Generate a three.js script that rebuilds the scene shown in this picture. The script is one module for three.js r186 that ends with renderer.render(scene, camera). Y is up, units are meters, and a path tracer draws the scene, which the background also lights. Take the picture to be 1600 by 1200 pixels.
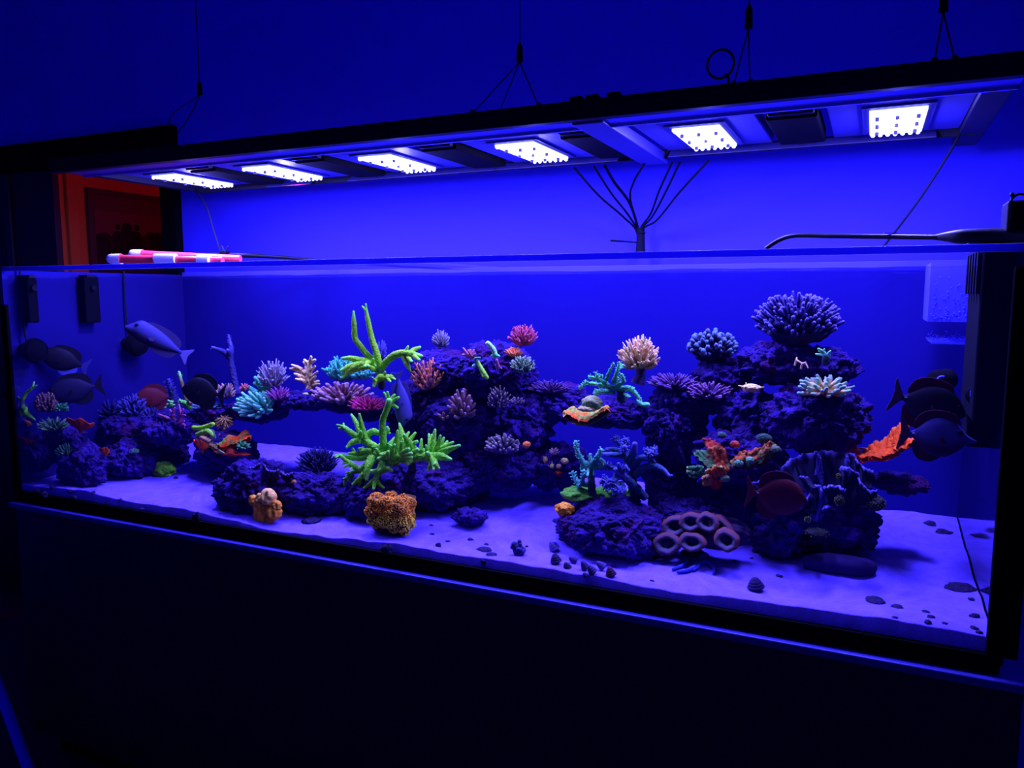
import * as THREE from 'three';
import { mergeGeometries, mergeVertices } from 'three/addons/utils/BufferGeometryUtils.js';
import { ImprovedNoise } from 'three/addons/math/ImprovedNoise.js';
import { RoundedBoxGeometry } from 'three/addons/geometries/RoundedBoxGeometry.js';
import { RectAreaLightUniformsLib } from 'three/addons/lights/RectAreaLightUniformsLib.js';
RectAreaLightUniformsLib.init();

// ---------------------------------------------------------------- camera, light, exposure
const scene = new THREE.Scene();
scene.background = new THREE.Color(0, 0, 0);
const renderer = new THREE.WebGLRenderer({ antialias: true });
renderer.toneMapping = THREE.LinearToneMapping;
renderer.toneMappingExposure = 1.0;
renderer.shadowMap.enabled = true;
const EYE = new THREE.Vector3(0, 1.36, 1.35), YAW = 25 * Math.PI / 180, PITCH = -6.7 * Math.PI / 180, FOCAL = 1200;
const camera = new THREE.PerspectiveCamera(2 * Math.atan(600 / FOCAL) * 180 / Math.PI, 4 / 3, 0.02, 30);
camera.rotation.order = 'YXZ';
camera.rotation.set(PITCH, YAW, 0);
camera.position.copy(EYE);
camera.updateMatrixWorld(true);
const LAMP_COLOR = [0.13, 0.118, 1.0], LAMP_LEVEL = 325, LAMP_SPILL = 0.8;      // the reef lamps: white-blue LEDs
const LAMP_X = [0.025, -0.325, -0.71, -1.07, -1.43, -1.755], LAMP_Y = 1.672, LAMP_Z = -0.285, LAMP_W = 0.092, LAMP_D = 0.205;

// ---------------------------------------------------------------- helpers
const V = (x, y, z) => new THREE.Vector3(x, y, z), { lerp, clamp, smoothstep } = THREE.MathUtils;
const L = (r, g, b) => [r, g, b];
function rng(seed) { let s = seed | 0; return () => { s = (s + 0x6d2b79f5) | 0; let t = Math.imul(s ^ (s >>> 15), 1 | s); t = (t + Math.imul(t ^ (t >>> 7), 61 | t)) ^ t; return ((t ^ (t >>> 14)) >>> 0) / 4294967296; }; }
const perlin = new ImprovedNoise(), N3 = (x, y, z) => perlin.noise(x + 31.7, y + 17.3, z + 53.1);
function fbm(x, y, z, o = 4) { let a = 0.5, s = 0; for (let i = 0; i < o; i++) { s += a * N3(x, y, z); x *= 2.03; y *= 2.01; z *= 2.07; a *= 0.5; } return s; }
function billow(x, y, z, o = 4) { let a = 0.5, s = 0; for (let i = 0; i < o; i++) { s += a * Math.abs(N3(x, y, z)); x *= 2.1; y *= 2.05; z *= 2.12; a *= 0.55; } return s; }
// where a point of the photograph lies in the room, on the upright plane z (parallel to the tank's front)
function towards(px, py) { return V((px - 800) / FOCAL, (600 - py) / FOCAL, -1).applyMatrix4(new THREE.Matrix4().extractRotation(camera.matrixWorld)); }
function at(px, py, z) { const d = towards(px, py); return EYE.clone().addScaledVector(d, (z - EYE.z) / d.z); }
const fwd = V(-Math.sin(YAW) * Math.cos(PITCH), Math.sin(PITCH), -Math.cos(YAW) * Math.cos(PITCH));
const mpp = (P) => P.clone().sub(EYE).dot(fwd) / FOCAL;          // metres covered by one pixel at P
const sandY = (x, z) => 0.812 - z * 0.07 + 0.014 * fbm(x * 3.1, 0, z * 4, 3) + 0.009 * fbm(x * 11, 5, z * 11, 3) + (0.006 + 0.014 * N3(x * 3.3, 9, 0)) * Math.exp(-Math.pow((z + 0.01) / 0.05, 2));
function onSand(px, py) { let z = -0.3, P; for (let i = 0; i < 24; i++) { P = EYE.clone(); const d = towards(px, py); P.addScaledVector(d, (sandY(0, z) - EYE.y) / d.y); const y = sandY(P.x, P.z); P = EYE.clone().addScaledVector(d, (y - EYE.y) / d.y); z = lerp(z, clamp(P.z, -0.6, 0), 0.6); } return P; }

const used = {};
function numbered(n) { const k = used[n] = (used[n] ?? -1) + 1; return k ? n + '_' + String(k).padStart(3, '0') : n; }
function tag(o, label, category, group, kind) { o.userData.label = label; if (category) o.userData.category = category; if (group) o.userData.group = group; if (kind) o.userData.kind = kind; return o; }
function thing(name, label, category, p, group) { const o = new THREE.Group(); o.name = numbered(name); scene.add(o); if (p) o.position.copy(p); return tag(o, label, category, group); }
function part(name, g, m, parent, kind) { const o = new THREE.Mesh(g, m); o.name = name; o.castShadow = o.receiveShadow = true; if (kind) o.userData.kind = kind; parent.add(o); return o; }
function struct(name, g, m) { const o = new THREE.Mesh(g, m); o.name = name; o.castShadow = o.receiveShadow = true; o.userData.kind = 'structure'; scene.add(o); return o; }
function box(x0, x1, y0, y1, z0, z1, r = 0) { const g = r ? new RoundedBoxGeometry(x1 - x0, y1 - y0, z1 - z0, 2, r) : new THREE.BoxGeometry(x1 - x0, y1 - y0, z1 - z0); return g.translate((x0 + x1) / 2, (y0 + y1) / 2, (z0 + z1) / 2); }
const plain = (g) => { const h = g.index ? g.toNonIndexed() : g.clone(); for (const k of Object.keys(h.attributes)) if (!['position', 'normal', 'color'].includes(k)) h.deleteAttribute(k); return h; };
const join = (list) => mergeGeometries(list.map(plain));
function std(c, rough = 0.8, extra = {}) { const m = new THREE.MeshStandardMaterial({ roughness: rough, ...extra }); m.color.setRGB(c[0], c[1], c[2]); return m; }
const M = {};
const wet = (o) => new THREE.MeshPhysicalMaterial({ specularIntensity: 0.25, ...o });   // under water things shine little
const LESS_BLUE = new THREE.Color().setRGB(1, 1, 0.34);     // living tissue and stone swallow most of the lamps' blue
M.coral = wet({ vertexColors: true, roughness: 0.75, color: LESS_BLUE });
M.rock = wet({ vertexColors: true, roughness: 0.95, color: LESS_BLUE });
M.black = wet({ roughness: 0.5 }); M.black.color.setRGB(0.004, 0.004, 0.004);
M.matt = wet({ roughness: 0.9, specularIntensity: 0.1 }); M.matt.color.setRGB(0.003, 0.003, 0.003);
M.fixture = wet({ roughness: 0.6 }); M.fixture.color.setRGB(0.010, 0.009, 0.014);
M.alu = std(L(0.10, 0.09, 0.45), 0.35, { metalness: 0.6 });
M.mirror = std(L(0.55, 0.5, 0.85), 0.08, { metalness: 0.9 });
M.cable = wet({ roughness: 0.7, specularIntensity: 0.15 }); M.cable.color.setRGB(0.004, 0.004, 0.008);
M.glass = new THREE.MeshPhysicalMaterial({ transmission: 1, roughness: 0, ior: 1.45, thickness: 0 }); M.glass.color.setRGB(0.96, 0.97, 1);
M.edge = new THREE.MeshPhysicalMaterial({ transmission: 0.5, roughness: 0.7, ior: 1.3, thickness: 0 }); M.edge.color.setRGB(0.10, 0.08, 0.5);
M.water = new THREE.MeshPhysicalMaterial({ transmission: 1, roughness: 0, ior: 1.33, thickness: 0 }); M.water.color.setRGB(0.9, 0.93, 1);
M.backing = wet({ roughness: 0.95 }); M.backing.color.setRGB(0.006, 0.0025, 0.090);
M.sidebacking = std(L(0.015, 0.009, 0.20), 0.6);

// knobbly relief for stone: two sizes of rounded cells on a tile that repeats
function cells(size, seed) { const r = rng(seed), d = new Uint8Array(size * size * 4), sets = [[26, 1], [62, 0.5], [130, 0.28]].map(([n, a]) => ({ n, a, p: Array.from({ length: n * n }, () => [r(), r()]) })); for (let y = 0; y < size; y++) for (let x = 0; x < size; x++) { let v = 0; for (const { n, a, p } of sets) { const X = x / size * n, Y = y / size * n, ix = Math.floor(X), iy = Math.floor(Y); let m = 9; for (let j = -1; j < 2; j++) for (let i = -1; i < 2; i++) { const q = p[((iy + j + n) % n) * n + (ix + i + n) % n], e = (ix + i + q[0] - X) ** 2 + (iy + j + q[1] - Y) ** 2; if (e < m) m = e; } v += a * Math.max(0, 1 - m * 1.1); } const i = (y * size + x) * 4; d[i] = d[i + 1] = d[i + 2] = clamp(v / 1.78 * 255, 0, 255); d[i + 3] = 255; } const t = new THREE.DataTexture(d, size, size); t.wrapS = t.wrapT = THREE.RepeatWrapping; t.magFilter = t.minFilter = THREE.LinearFilter; t.needsUpdate = true; return t; }
M.rock.bumpMap = cells(768, 5); M.rock.bumpScale = 0.006;
// a smooth grain texture, used for walls and sand
function grain(size, seed, lo, hi, f) { const d = new Uint8Array(size * size * 4), r = rng(seed); for (let y = 0; y < size; y++) for (let x = 0; x < size; x++) { const i = (y * size + x) * 4, u = x / size * Math.PI * 2, w = y / size * Math.PI * 2; let v = 0.5 + f * fbm(Math.cos(u) * 3 + seed, Math.sin(u) * 3 + Math.cos(w) * 3, Math.sin(w) * 3, 4) + (r() - 0.5) * 0.5; v = clamp(lerp(lo, hi, v), 0, 255); d[i] = d[i + 1] = d[i + 2] = v; d[i + 3] = 255; } const t = new THREE.DataTexture(d, size, size); t.wrapS = t.wrapT = THREE.RepeatWrapping; t.magFilter = THREE.LinearFilter; t.minFilter = THREE.LinearFilter; t.needsUpdate = true; return t; }

// a tapering tube through points, round at its end, studded with small cups; colours run from base to tip
function tube(pts, radii, o = {}) {
  const seg = o.seg ?? 8, curve = pts.length > 2 ? new THREE.CatmullRomCurve3(pts, false, 'centripetal') : new THREE.LineCurve3(pts[0], pts[1]);
  const len = curve.getLength(), rEnd = radii[radii.length - 1], rMax = Math.max(...radii), step = o.step ?? rMax * 0.9, n = Math.max(3, Math.round(len / step));
  const P = [], R = [], T = [];
  for (let i = 0; i <= n; i++) { const t = i / n, f = t * (radii.length - 1), k = Math.min(Math.floor(f), radii.length - 2); P.push(curve.getPointAt(t)); R.push(lerp(radii[k], radii[k + 1], f - k)); T.push(t); }
  const end = curve.getTangentAt(1);
  for (const a of [0.45, 0.8, 0.97]) { P.push(P[n].clone().addScaledVector(end, rEnd * a)); R.push(rEnd * Math.sqrt(1 - a * a)); T.push(1); }
  const rows = P.length, pos = [], col = [], idx = [], A = o.bump ?? 0, K = o.cups ?? 8, cA = o.c0 ?? L(1, 1, 1), cB = o.c1 ?? cA, cup = o.cup;
  let nrm = null, run = 0;
  for (let i = 0; i < rows; i++) {
    const t = i < rows - 1 ? P[i + 1].clone().sub(P[i]).normalize() : end.clone();
    if (!nrm) { nrm = Math.abs(t.y) < 0.9 ? V(0, 1, 0) : V(1, 0, 0); }
    nrm.addScaledVector(t, -nrm.dot(t)).normalize(); const bi = t.clone().cross(nrm);
    if (i) run += P[i].distanceTo(P[i - 1]);
    const w = 2 * Math.PI * rMax / K;
    for (let j = 0; j <= seg; j++) {
      const a = j / seg * 2 * Math.PI; let b = 0;
      if (A) { const e = K * 0.40 / rMax, ux = P[i].x + (nrm.x * Math.cos(a) + bi.x * Math.sin(a)) * R[i], uy = P[i].y + (nrm.y * Math.cos(a) + bi.y * Math.sin(a)) * R[i], uz = P[i].z + (nrm.z * Math.cos(a) + bi.z * Math.sin(a)) * R[i]; b = smoothstep(N3(ux * e, uy * e, uz * e), 0.0, 0.42); }
      const wf = 0.9 / rMax, wob = o.wobble ? o.wobble * (N3(P[i].x * wf + 1.7 * Math.cos(a), P[i].y * wf + 1.7 * Math.sin(a), P[i].z * wf) + N3(P[i].x * wf * 0.2, P[i].y * wf * 0.2, P[i].z * wf * 0.2 + 7) * 0.6) : 0;
      const r = R[i] * (1 + A * b + wob), q = P[i].clone().addScaledVector(nrm, Math.cos(a) * r).addScaledVector(bi, Math.sin(a) * r);
      pos.push(q.x, q.y, q.z);
      const f = smoothstep(T[i], o.tip ?? 0.55, 1), m = cup ? b * (1 - f) : 0;
      for (let c = 0; c < 3; c++) col.push(lerp(lerp(cA[c], cB[c], f), cup ? cup[c] : 0, m));
    }
  }
  const S = seg + 1;
  for (let i = 0; i < rows - 1; i++) for (let j = 0; j < seg; j++) { const a = i * S + j; idx.push(a, a + S, a + 1, a + 1, a + S, a + S + 1); }
  const k = pos.length / 3; pos.push(P[rows - 1].x + end.x * rEnd * 0.03, P[rows - 1].y + end.y * rEnd * 0.03, P[rows - 1].z + end.z * rEnd * 0.03); col.push(...cB);
  for (let j = 0; j < seg; j++) idx.push((rows - 1) * S + j, k, (rows - 1) * S + j + 1);
  const g = new THREE.BufferGeometry(); g.setAttribute('position', new THREE.Float32BufferAttribute(pos, 3)); g.setAttribute('color', new THREE.Float32BufferAttribute(col, 3)); g.setIndex(idx.map((v, i) => v)); g.computeVertexNormals();
  const nn = g.attributes.normal; for (let i = 0; i < rows; i++) { const a = i * S, b = a + seg, q = V(nn.getX(a) + nn.getX(b), nn.getY(a) + nn.getY(b), nn.getZ(a) + nn.getZ(b)).normalize(); nn.setXYZ(a, q.x, q.y, q.z); nn.setXYZ(b, q.x, q.y, q.z); }
  return g;
}
function tint(g, c) { const n = g.attributes.position.count, a = new Float32Array(n * 3); for (let i = 0; i < n; i++) { a[i * 3] = c[0]; a[i * 3 + 1] = c[1]; a[i * 3 + 2] = c[2]; } g.setAttribute('color', new THREE.BufferAttribute(a, 3)); return g; }
// a lump: an icosphere pushed out by noise. fn(direction) -> [radius factor, colour]
function lump(rx, ry, rz, detail, fn) {
  let g = new THREE.IcosahedronGeometry(1, detail); g.deleteAttribute('uv'); g.deleteAttribute('normal'); g = mergeVertices(g, 1e-5);
  const p = g.attributes.position, col = new Float32Array(p.count * 3), d = V();
  for (let i = 0; i < p.count; i++) { d.fromBufferAttribute(p, i).normalize(); const [r, c] = fn(d); p.setXYZ(i, d.x * r * rx, d.y * r * ry, d.z * r * rz); col.set(c, i * 3); }
  g.setAttribute('color', new THREE.BufferAttribute(col, 3)); g.computeVertexNormals(); return g;
}
// coordinates in metres on each triangle, seen along the axis that it faces most
function boxUV(g, tile) { const h = g.toNonIndexed(), p = h.attributes.position, uv = new Float32Array(p.count * 2), a = V(), b = V(), c = V(); for (let i = 0; i < p.count; i += 3) { a.fromBufferAttribute(p, i); b.fromBufferAttribute(p, i + 1).sub(a); c.fromBufferAttribute(p, i + 2).sub(a); b.cross(c); const x = Math.abs(b.x), y = Math.abs(b.y), z = Math.abs(b.z), k = x > y && x > z ? [2, 1] : y > z ? [0, 2] : [0, 1]; for (let j = 0; j < 3; j++) { uv[(i + j) * 2] = p.getComponent(i + j, k[0]) / tile; uv[(i + j) * 2 + 1] = p.getComponent(i + j, k[1]) / tile; } } h.setAttribute('uv', new THREE.BufferAttribute(uv, 2)); return h; }
const mix3 = (a, b, t) => [lerp(a[0], b[0], t), lerp(a[1], b[1], t), lerp(a[2], b[2], t)];

// ---------------------------------------------------------------- the room
const wallGrain = grain(256, 3, 232, 255, 0.25); wallGrain.repeat.set(3, 3);
const wallMat = new THREE.MeshPhysicalMaterial({ roughness: 0.95, specularIntensity: 0.25 }); wallMat.color.setRGB(0.062, 0.046, 0.82); wallMat.bumpMap = wallGrain; wallMat.bumpScale = 0.0006;
const darkRoom = std(L(0.04, 0.03, 0.82), 0.9), WZ = -0.78;
struct('wall_back', join([box(-2.38, 2.3, 0, 2.7, WZ - 0.12, WZ), box(-4, -2.38, 1.97, 2.7, WZ - 0.12, WZ), box(-4, -3.42, 0, 1.97, WZ - 0.12, WZ)]), wallMat);
struct('wall_right', box(2.3, 2.42, 0, 2.7, -0.9, 3.2), darkRoom);
struct('wall_left', box(-4.12, -4, 0, 2.7, -0.9, 3.2), darkRoom);
struct('wall_front', box(-4.12, 2.42, 0, 2.7, 3.2, 3.32), darkRoom);
struct('floor', box(-4.12, 2.42, -0.1, 0, -3.4, 3.32), std(L(0.02, 0.014, 0.03), 0.8));
struct('ceiling', box(-4.12, 2.42, 2.7, 2.8, -3.4, 3.32), std(L(0.06, 0.05, 0.88), 0.95));
const paleWall = std(L(0.70, 0.20, 0.030), 0.9);
struct('wall_passage_left', box(-3.42, -3.3, 0, 2.7, -3.3, WZ - 0.12), paleWall);
struct('wall_passage_back', box(-3.42, 2.42, 0, 2.7, -3.4, -3.3), darkRoom);
struct('wall_passage_right', box(-1.2, -1.08, 0, 2.7, -3.3, WZ - 0.12), darkRoom);
struct('trim_1', join([box(-3.3, -3.285, 0, 2.05, -1.04, -1.0, 0.004), box(-3.3, -3.278, 0, 2.05, -1.005, -0.985, 0.006)]), paleWall);
{ // dark doorway in the blue wall
  const d = new THREE.Group(); d.name = 'door_1'; d.userData.kind = 'structure'; scene.add(d);
  part('header', box(-3.98, -2.355, 1.86, 1.975, WZ, WZ + 0.035, 0.006), M.matt, d);
  part('jamb', box(-2.435, -2.355, 0, 1.86, WZ - 0.12, WZ + 0.03, 0.006), M.matt, d);
  part('side_panel', box(-3.98, -3.035, 0, 1.86, WZ, WZ + 0.03, 0.006), std(L(0.012, 0.006, 0.01), 0.7), d);
  part('side_moulding', box(-3.34, -3.30, 0, 1.86, WZ + 0.03, WZ + 0.045, 0.005), std(L(0.012, 0.006, 0.01), 0.6), d);
}
{ // framed picture on the passage wall: dark trees along a hazy horizon
  const c = document.createElement('canvas'); c.width = 512; c.height = 400; const x = c.getContext('2d'), r = rng(77);
  x.fillStyle = '#6a3a44'; x.fillRect(0, 0, 512, 400); x.fillStyle = '#7d4650'; x.fillRect(0, 60, 512, 130); x.fillStyle = '#3a2028'; x.fillRect(0, 200, 512, 200);
  for (let k = 0; k < 70; k++) { const tx = r() * 512, ty = 150 + r() * 60, q = 12 + r() * 34; x.fillStyle = ['#2a141c', '#1c0d14', '#3d222b'][k % 3]; x.beginPath(); x.ellipse(tx, ty, q * 0.8, q, 0, 0, 7); x.fill(); }
  for (const [tx, ty, q] of [[120, 130, 60], [250, 145, 38], [330, 95, 24], [410, 140, 42]]) { x.fillStyle = '#150a10'; for (let k = 0; k < 24; k++) { x.beginPath(); x.arc(tx + (r() - 0.5) * q * 1.7, ty + (r() - 0.3) * q * 1.6, q * (0.15 + r() * 0.25), 0, 7); x.fill(); } x.fillRect(tx - 5, ty, 10, 120); }
  const t = new THREE.CanvasTexture(c); t.colorSpace = THREE.SRGBColorSpace;
  const p = thing('framed_picture', 'dark landscape picture with trees in a flat frame on the red lit passage wall', 'picture', V(-3.3, 1.55, -1.48));
  const cm = std(L(0.9, 0.6, 0.45), 0.8); cm.map = t; part('canvas', new THREE.PlaneGeometry(0.74, 0.56).rotateY(Math.PI / 2).translate(0.014, 0, 0), cm, p);
  const f = std(L(0.07, 0.035, 0.035), 0.6);
  part('frame', join([box(0, 0.022, 0.27, 0.295, -0.395, 0.395, 0.003), box(0, 0.022, -0.295, -0.27, -0.395, 0.395, 0.003), box(0, 0.022, -0.27, 0.27, 0.365, 0.395, 0.003), box(0, 0.022, -0.27, 0.27, -0.395, -0.365, 0.003), box(0.001, 0.012, -0.27, 0.27, -0.365, 0.365)]), f, p);
}
{ // the red lamp that lights the passage, behind the blue wall
  const p = thing('wall_lamp', 'round red wall lamp inside the passage behind the blue wall', 'lamp', V(-1.2, 1.75, -1.35));
  const g = std(L(0.8, 0.1, 0.06), 0.5); g.emissive.setRGB(1.2, 0.05, 0.02); part('lamp_glass', new THREE.SphereGeometry(0.06, 24, 16).translate(-0.09, 0, 0), g, p);
  part('lamp_base', new THREE.CylinderGeometry(0.05, 0.06, 0.03, 24).rotateZ(Math.PI / 2).translate(-0.015, 0, 0), M.black, p);
  const l = new THREE.PointLight(new THREE.Color().setRGB(1, 0.014, 0.05), 0.9); l.position.set(-1.37, 1.75, -1.35); l.castShadow = true; l.shadow.radius = 2; scene.add(l);
}

// ---------------------------------------------------------------- cabinet and tank
const X0 = -2.19, X1 = 0.2, ZB = -0.62, RIM = 1.434, WATER = 1.402;
{
  const c = thing('aquarium_cabinet', 'long black cabinet carrying the aquarium', 'cabinet', V(-1, 0, -0.3));
  const lo = (g) => g.translate(1, 0, 0.3), cab = std(L(0.012, 0.005, 0.006), 0.5);
  part('body', lo(box(X0, X1 + 0.04, 0.08, 0.757, -0.64, 0.012, 0.004)), cab, c);
  part('plinth', lo(box(X0 + 0.05, X1, 0, 0.08, -0.6, -0.04)), M.matt, c);
  part('ledge', lo(box(X0 - 0.005, X1 + 0.06, 0.757, 0.772, -0.645, 0.028, 0.003)), std(L(0.05, 0.04, 0.25), 0.35), c);
}
{
  const t = thing('aquarium', 'long glass reef aquarium with black base frame and blue back panel', 'aquarium', V(-1, 0.772, -0.3));
  const lo = (g) => g.translate(1, -0.772, 0.3);
  part('base_frame', lo(join([box(X0 - 0.004, X1 + 0.004, 0.772, 0.803, -0.004, 0.008, 0.002), box(X0 - 0.004, X1 + 0.004, 0.772, 0.803, ZB - 0.016, ZB - 0.002, 0.002), box(X0 - 0.008, X0, 0.772, 0.803, ZB, 0), box(X1, X1 + 0.008, 0.772, 0.803, ZB, 0)])), M.matt, t);
  part('bottom_pane', lo(box(X0, X1, 0.774, 0.786, ZB, -0.005)), M.sidebacking, t);
  part('front_pane', lo(new THREE.PlaneGeometry(X1 - X0, RIM - 0.80).translate((X0 + X1) / 2, (RIM + 0.80) / 2, 0)), M.glass, t);
  part('back_panel', lo(box(X0, X1, 0.786, 1.412, ZB - 0.012, ZB)), M.backing, t);
  const sm = std(L(0.018, 0.012, 0.11), 0.05, { metalness: 0.3 });
  part('left_panel', lo(box(X0 - 0.012, X0, 0.786, 1.425, ZB, 0)), sm, t);
  part('right_pane', lo(box(X1, X1 + 0.012, 0.786, RIM, ZB, 0)), std(L(0.004, 0.003, 0.02), 0.08), t);
  part('corner_strip', lo(box(X0 - 0.014, X0 + 0.012, 0.80, 1.33, -0.006, 0.004, 0.002)), M.matt, t);
  part('corner_strip', lo(box(X1 - 0.012, X1 + 0.03, 0.80, 1.40, -0.01, 0.006, 0.002)), M.matt, t);
  part('front_rim', lo(box(X0, X1, RIM - 0.012, RIM, -0.012, 0.0, 0.0015)), M.edge, t);
  part('back_rim', lo(box(X0, X1, 1.414, RIM, ZB - 0.01, ZB + 0.002, 0.0015)), M.edge, t);
  part('cross_brace', lo(box(-1.02, -0.94, RIM - 0.012, RIM, ZB, -0.012, 0.0015)), M.glass, t);
}
{ // water surface with small ripples
  const g = new THREE.PlaneGeometry(X1 - X0 - 0.004, -ZB - 0.004, 170, 46).rotateX(-Math.PI / 2).translate((X0 + X1) / 2, WATER, ZB / 2), p = g.attributes.position;
  for (let i = 0; i < p.count; i++) p.setY(i, WATER + 0.0022 * N3(p.getX(i) * 7, 3, p.getZ(i) * 9) + 0.0012 * N3(p.getX(i) * 19, 8, p.getZ(i) * 21));
  g.computeVertexNormals(); const m = new THREE.Mesh(g, M.water); m.name = 'water_surface'; scene.add(tag(m, 'clear rippled water surface just under the aquarium rim', 'water', null, 'stuff'));
}
const sandGrain = grain(512, 11, 120, 275, 0.55);
{ // sand bed: an uneven top and a front face against the glass
  const nx = 360, nz = 90, pos = [], uv = [], idx = [];
  for (let j = 0; j <= nz + 1; j++) for (let i = 0; i <= nx; i++) { const x = lerp(X0 + 0.002, X1 - 0.002, i / nx), z = j > nz ? -0.004 : lerp(ZB + 0.001, -0.004, j / nz); pos.push(x, j > nz ? 0.787 : sandY(x, z), z); uv.push(x * 2.2, (j > nz ? 0.03 : 0) + z * 2.2); }
  for (let j = 0; j <= nz; j++) for (let i = 0; i < nx; i++) { const a = j * (nx + 1) + i; idx.push(a, a + nx + 1, a + 1, a + 1, a + nx + 1, a + nx + 2); }
  const g = new THREE.BufferGeometry(); g.setAttribute('position', new THREE.Float32BufferAttribute(pos, 3)); g.setAttribute('uv', new THREE.Float32BufferAttribute(uv, 2)); g.setIndex(idx); g.computeVertexNormals();
  const m = wet({ roughness: 1 }); m.color.setRGB(0.26, 0.145, 0.74); m.map = sandGrain; m.bumpMap = sandGrain; m.bumpScale = 0.002;
  const o = new THREE.Mesh(g, m); o.name = 'sand_bed'; o.receiveShadow = true; scene.add(tag(o, 'pale sand covering the whole floor of the aquarium', 'sand', null, 'stuff'));
}

// ---------------------------------------------------------------- the hanging light frame and its six lamps
{
  const F = thing('light_frame', 'long dark hanging frame that holds the six reef lamps', 'light frame', V(-0.9, 1.69, -0.23)), lo = (g) => g.translate(0.9, -1.69, 0.23), xl = -1.945, xr = 0.185;
  part('front_rail', lo(box(xl, 0.34, 1.670, 1.704, -0.012, 0.012, 0.003)), M.fixture, F);
  part('back_rail', lo(box(xl, xr, 1.674, 1.694, -0.482, -0.466, 0.002)), M.fixture, F);
  part('end_bar', lo(box(xl, xl + 0.03, 1.676, 1.70, -0.466, -0.012, 0.002)), M.fixture, F);
  part('end_bar', lo(box(xr - 0.045, xr, 1.676, 1.70, -0.60, -0.012, 0.002)), M.fixture, F);
  part('cross_bar', lo(box(-0.515, -0.455, 1.666, 1.69, -0.50, -0.012, 0.003)), std(L(0.03, 0.024, 0.22), 0.5), F);
  part('reflector_strip', lo(box(xl + 0.03, xr, 1.672, 1.677, -0.062, -0.012, 0.001)), M.alu, F);
  part('reflector_lip', lo(box(xl + 0.03, xr, 1.667, 1.673, -0.068, -0.062, 0.001)), M.mirror, F);
  for (const [a, b, n] of [[xl + 0.05, -0.56, 1], [-0.44, xr - 0.06, 1]]) part('mirror_strip', lo(box(a, b, -0.001, 0.001, -0.019, 0.019).rotateX(0.58).translate(0, 1.683, -0.095)), M.mirror, F);
  for (const [a, b] of [[-1.34, -0.56], [-0.44, 0.10], [-1.63, -1.47]]) part('mirror_strip', lo(box(a, b, -0.001, 0.001, -0.016, 0.016).rotateX(0.58).translate(0, 1.680, -0.452)), M.mirror, F);
  for (const x of [-0.47, -0.43, -0.5]) part('cable_clip', lo(box(x - 0.012, x + 0.012, 1.703, 1.712, -0.01, 0.01, 0.003)), M.black, F);
  const places = ['leftmost of the six', 'second from the left', 'third from the left', 'just left of the cross bar', 'just right of the cross bar', 'rightmost of the six'];
  const emit = std(L(0.8, 0.85, 0.9), 0.5); emit.emissive.setRGB(1.0, 1.05, 1.4);
  const plate = std(L(0.022, 0.016, 0.22), 0.6), screw = M.matt;
  const dome = new THREE.SphereGeometry(0.0042, 10, 6, 0, Math.PI * 2, 0, Math.PI / 2).rotateX(Math.PI), scr = new THREE.CylinderGeometry(0.0034, 0.0034, 0.006, 10);
  LAMP_X.forEach((x, i) => {
    const o = thing('led_lamp', 'reef lamp with bright white panel in the hanging frame, ' + places[5 - i], 'lamp', V(x, LAMP_Y, LAMP_Z));
    part('housing', join([box(-0.115, 0.115, 0.012, 0.034, -0.150, 0.160, 0.003), box(-0.058, 0.058, 0.008, 0.012, -0.12, 0.12)]), plate, o);
    part('heat_sink', join(Array.from({ length: 9 }, (_, k) => box(-0.1 + k * 0.0235, -0.092 + k * 0.0235, 0.034, 0.056, -0.15, 0.15))), M.fixture, o);
    part('led_panel', box(-LAMP_W / 2, LAMP_W / 2, 0.002, 0.008, -LAMP_D / 2, LAMP_D / 2, 0.001), emit, o);
    const domes = []; for (let k = 0; k < 7; k++) for (const s of [-1, 1]) domes.push(dome.clone().translate(-0.04 + k * 0.0133, 0.002, s * LAMP_D / 2));
    part('led_domes', join(domes), emit, o, 'stuff');
    for (const a of [-0.033, 0, 0.033]) for (const b of [-0.07, 0, 0.07]) part('screw', scr.clone().translate(a, -0.002, b), screw, o);
    const l = new THREE.RectAreaLight(new THREE.Color().setRGB(...LAMP_COLOR), LAMP_LEVEL, LAMP_W, LAMP_D); l.position.set(x, LAMP_Y, LAMP_Z); l.rotation.x = -Math.PI / 2; l.castShadow = true; scene.add(l);
    const w = new THREE.PointLight(new THREE.Color().setRGB(...LAMP_COLOR), LAMP_SPILL); w.position.set(x, LAMP_Y - 0.006, LAMP_Z); w.castShadow = true; scene.add(w);   // the wide spill of the LED domes
  });
  const gaps = [-0.15, -0.555, -0.89, -1.25, -1.6], names = ['between the two lamps on the right', 'left of the cross bar', 'between the third and fourth lamp', 'between the second and third lamp', 'between the two leftmost lamps'];
  gaps.forEach((x, i) => { const o = thing('driver_box', 'black lamp driver box in the hanging frame, ' + names[i], 'driver', V(x, 1.676, -0.30)); part('case', box(-0.045, 0.045, 0, 0.03, -0.13, 0.13, 0.004), M.matt, o); part('end_cap', box(-0.04, 0.04, 0.004, 0.026, 0.13, 0.15, 0.004), M.black, o); part('cable_gland', new THREE.CylinderGeometry(0.006, 0.008, 0.02, 12).rotateX(Math.PI / 2).translate(0, 0.015, -0.14), M.black, o); });
}

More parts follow.
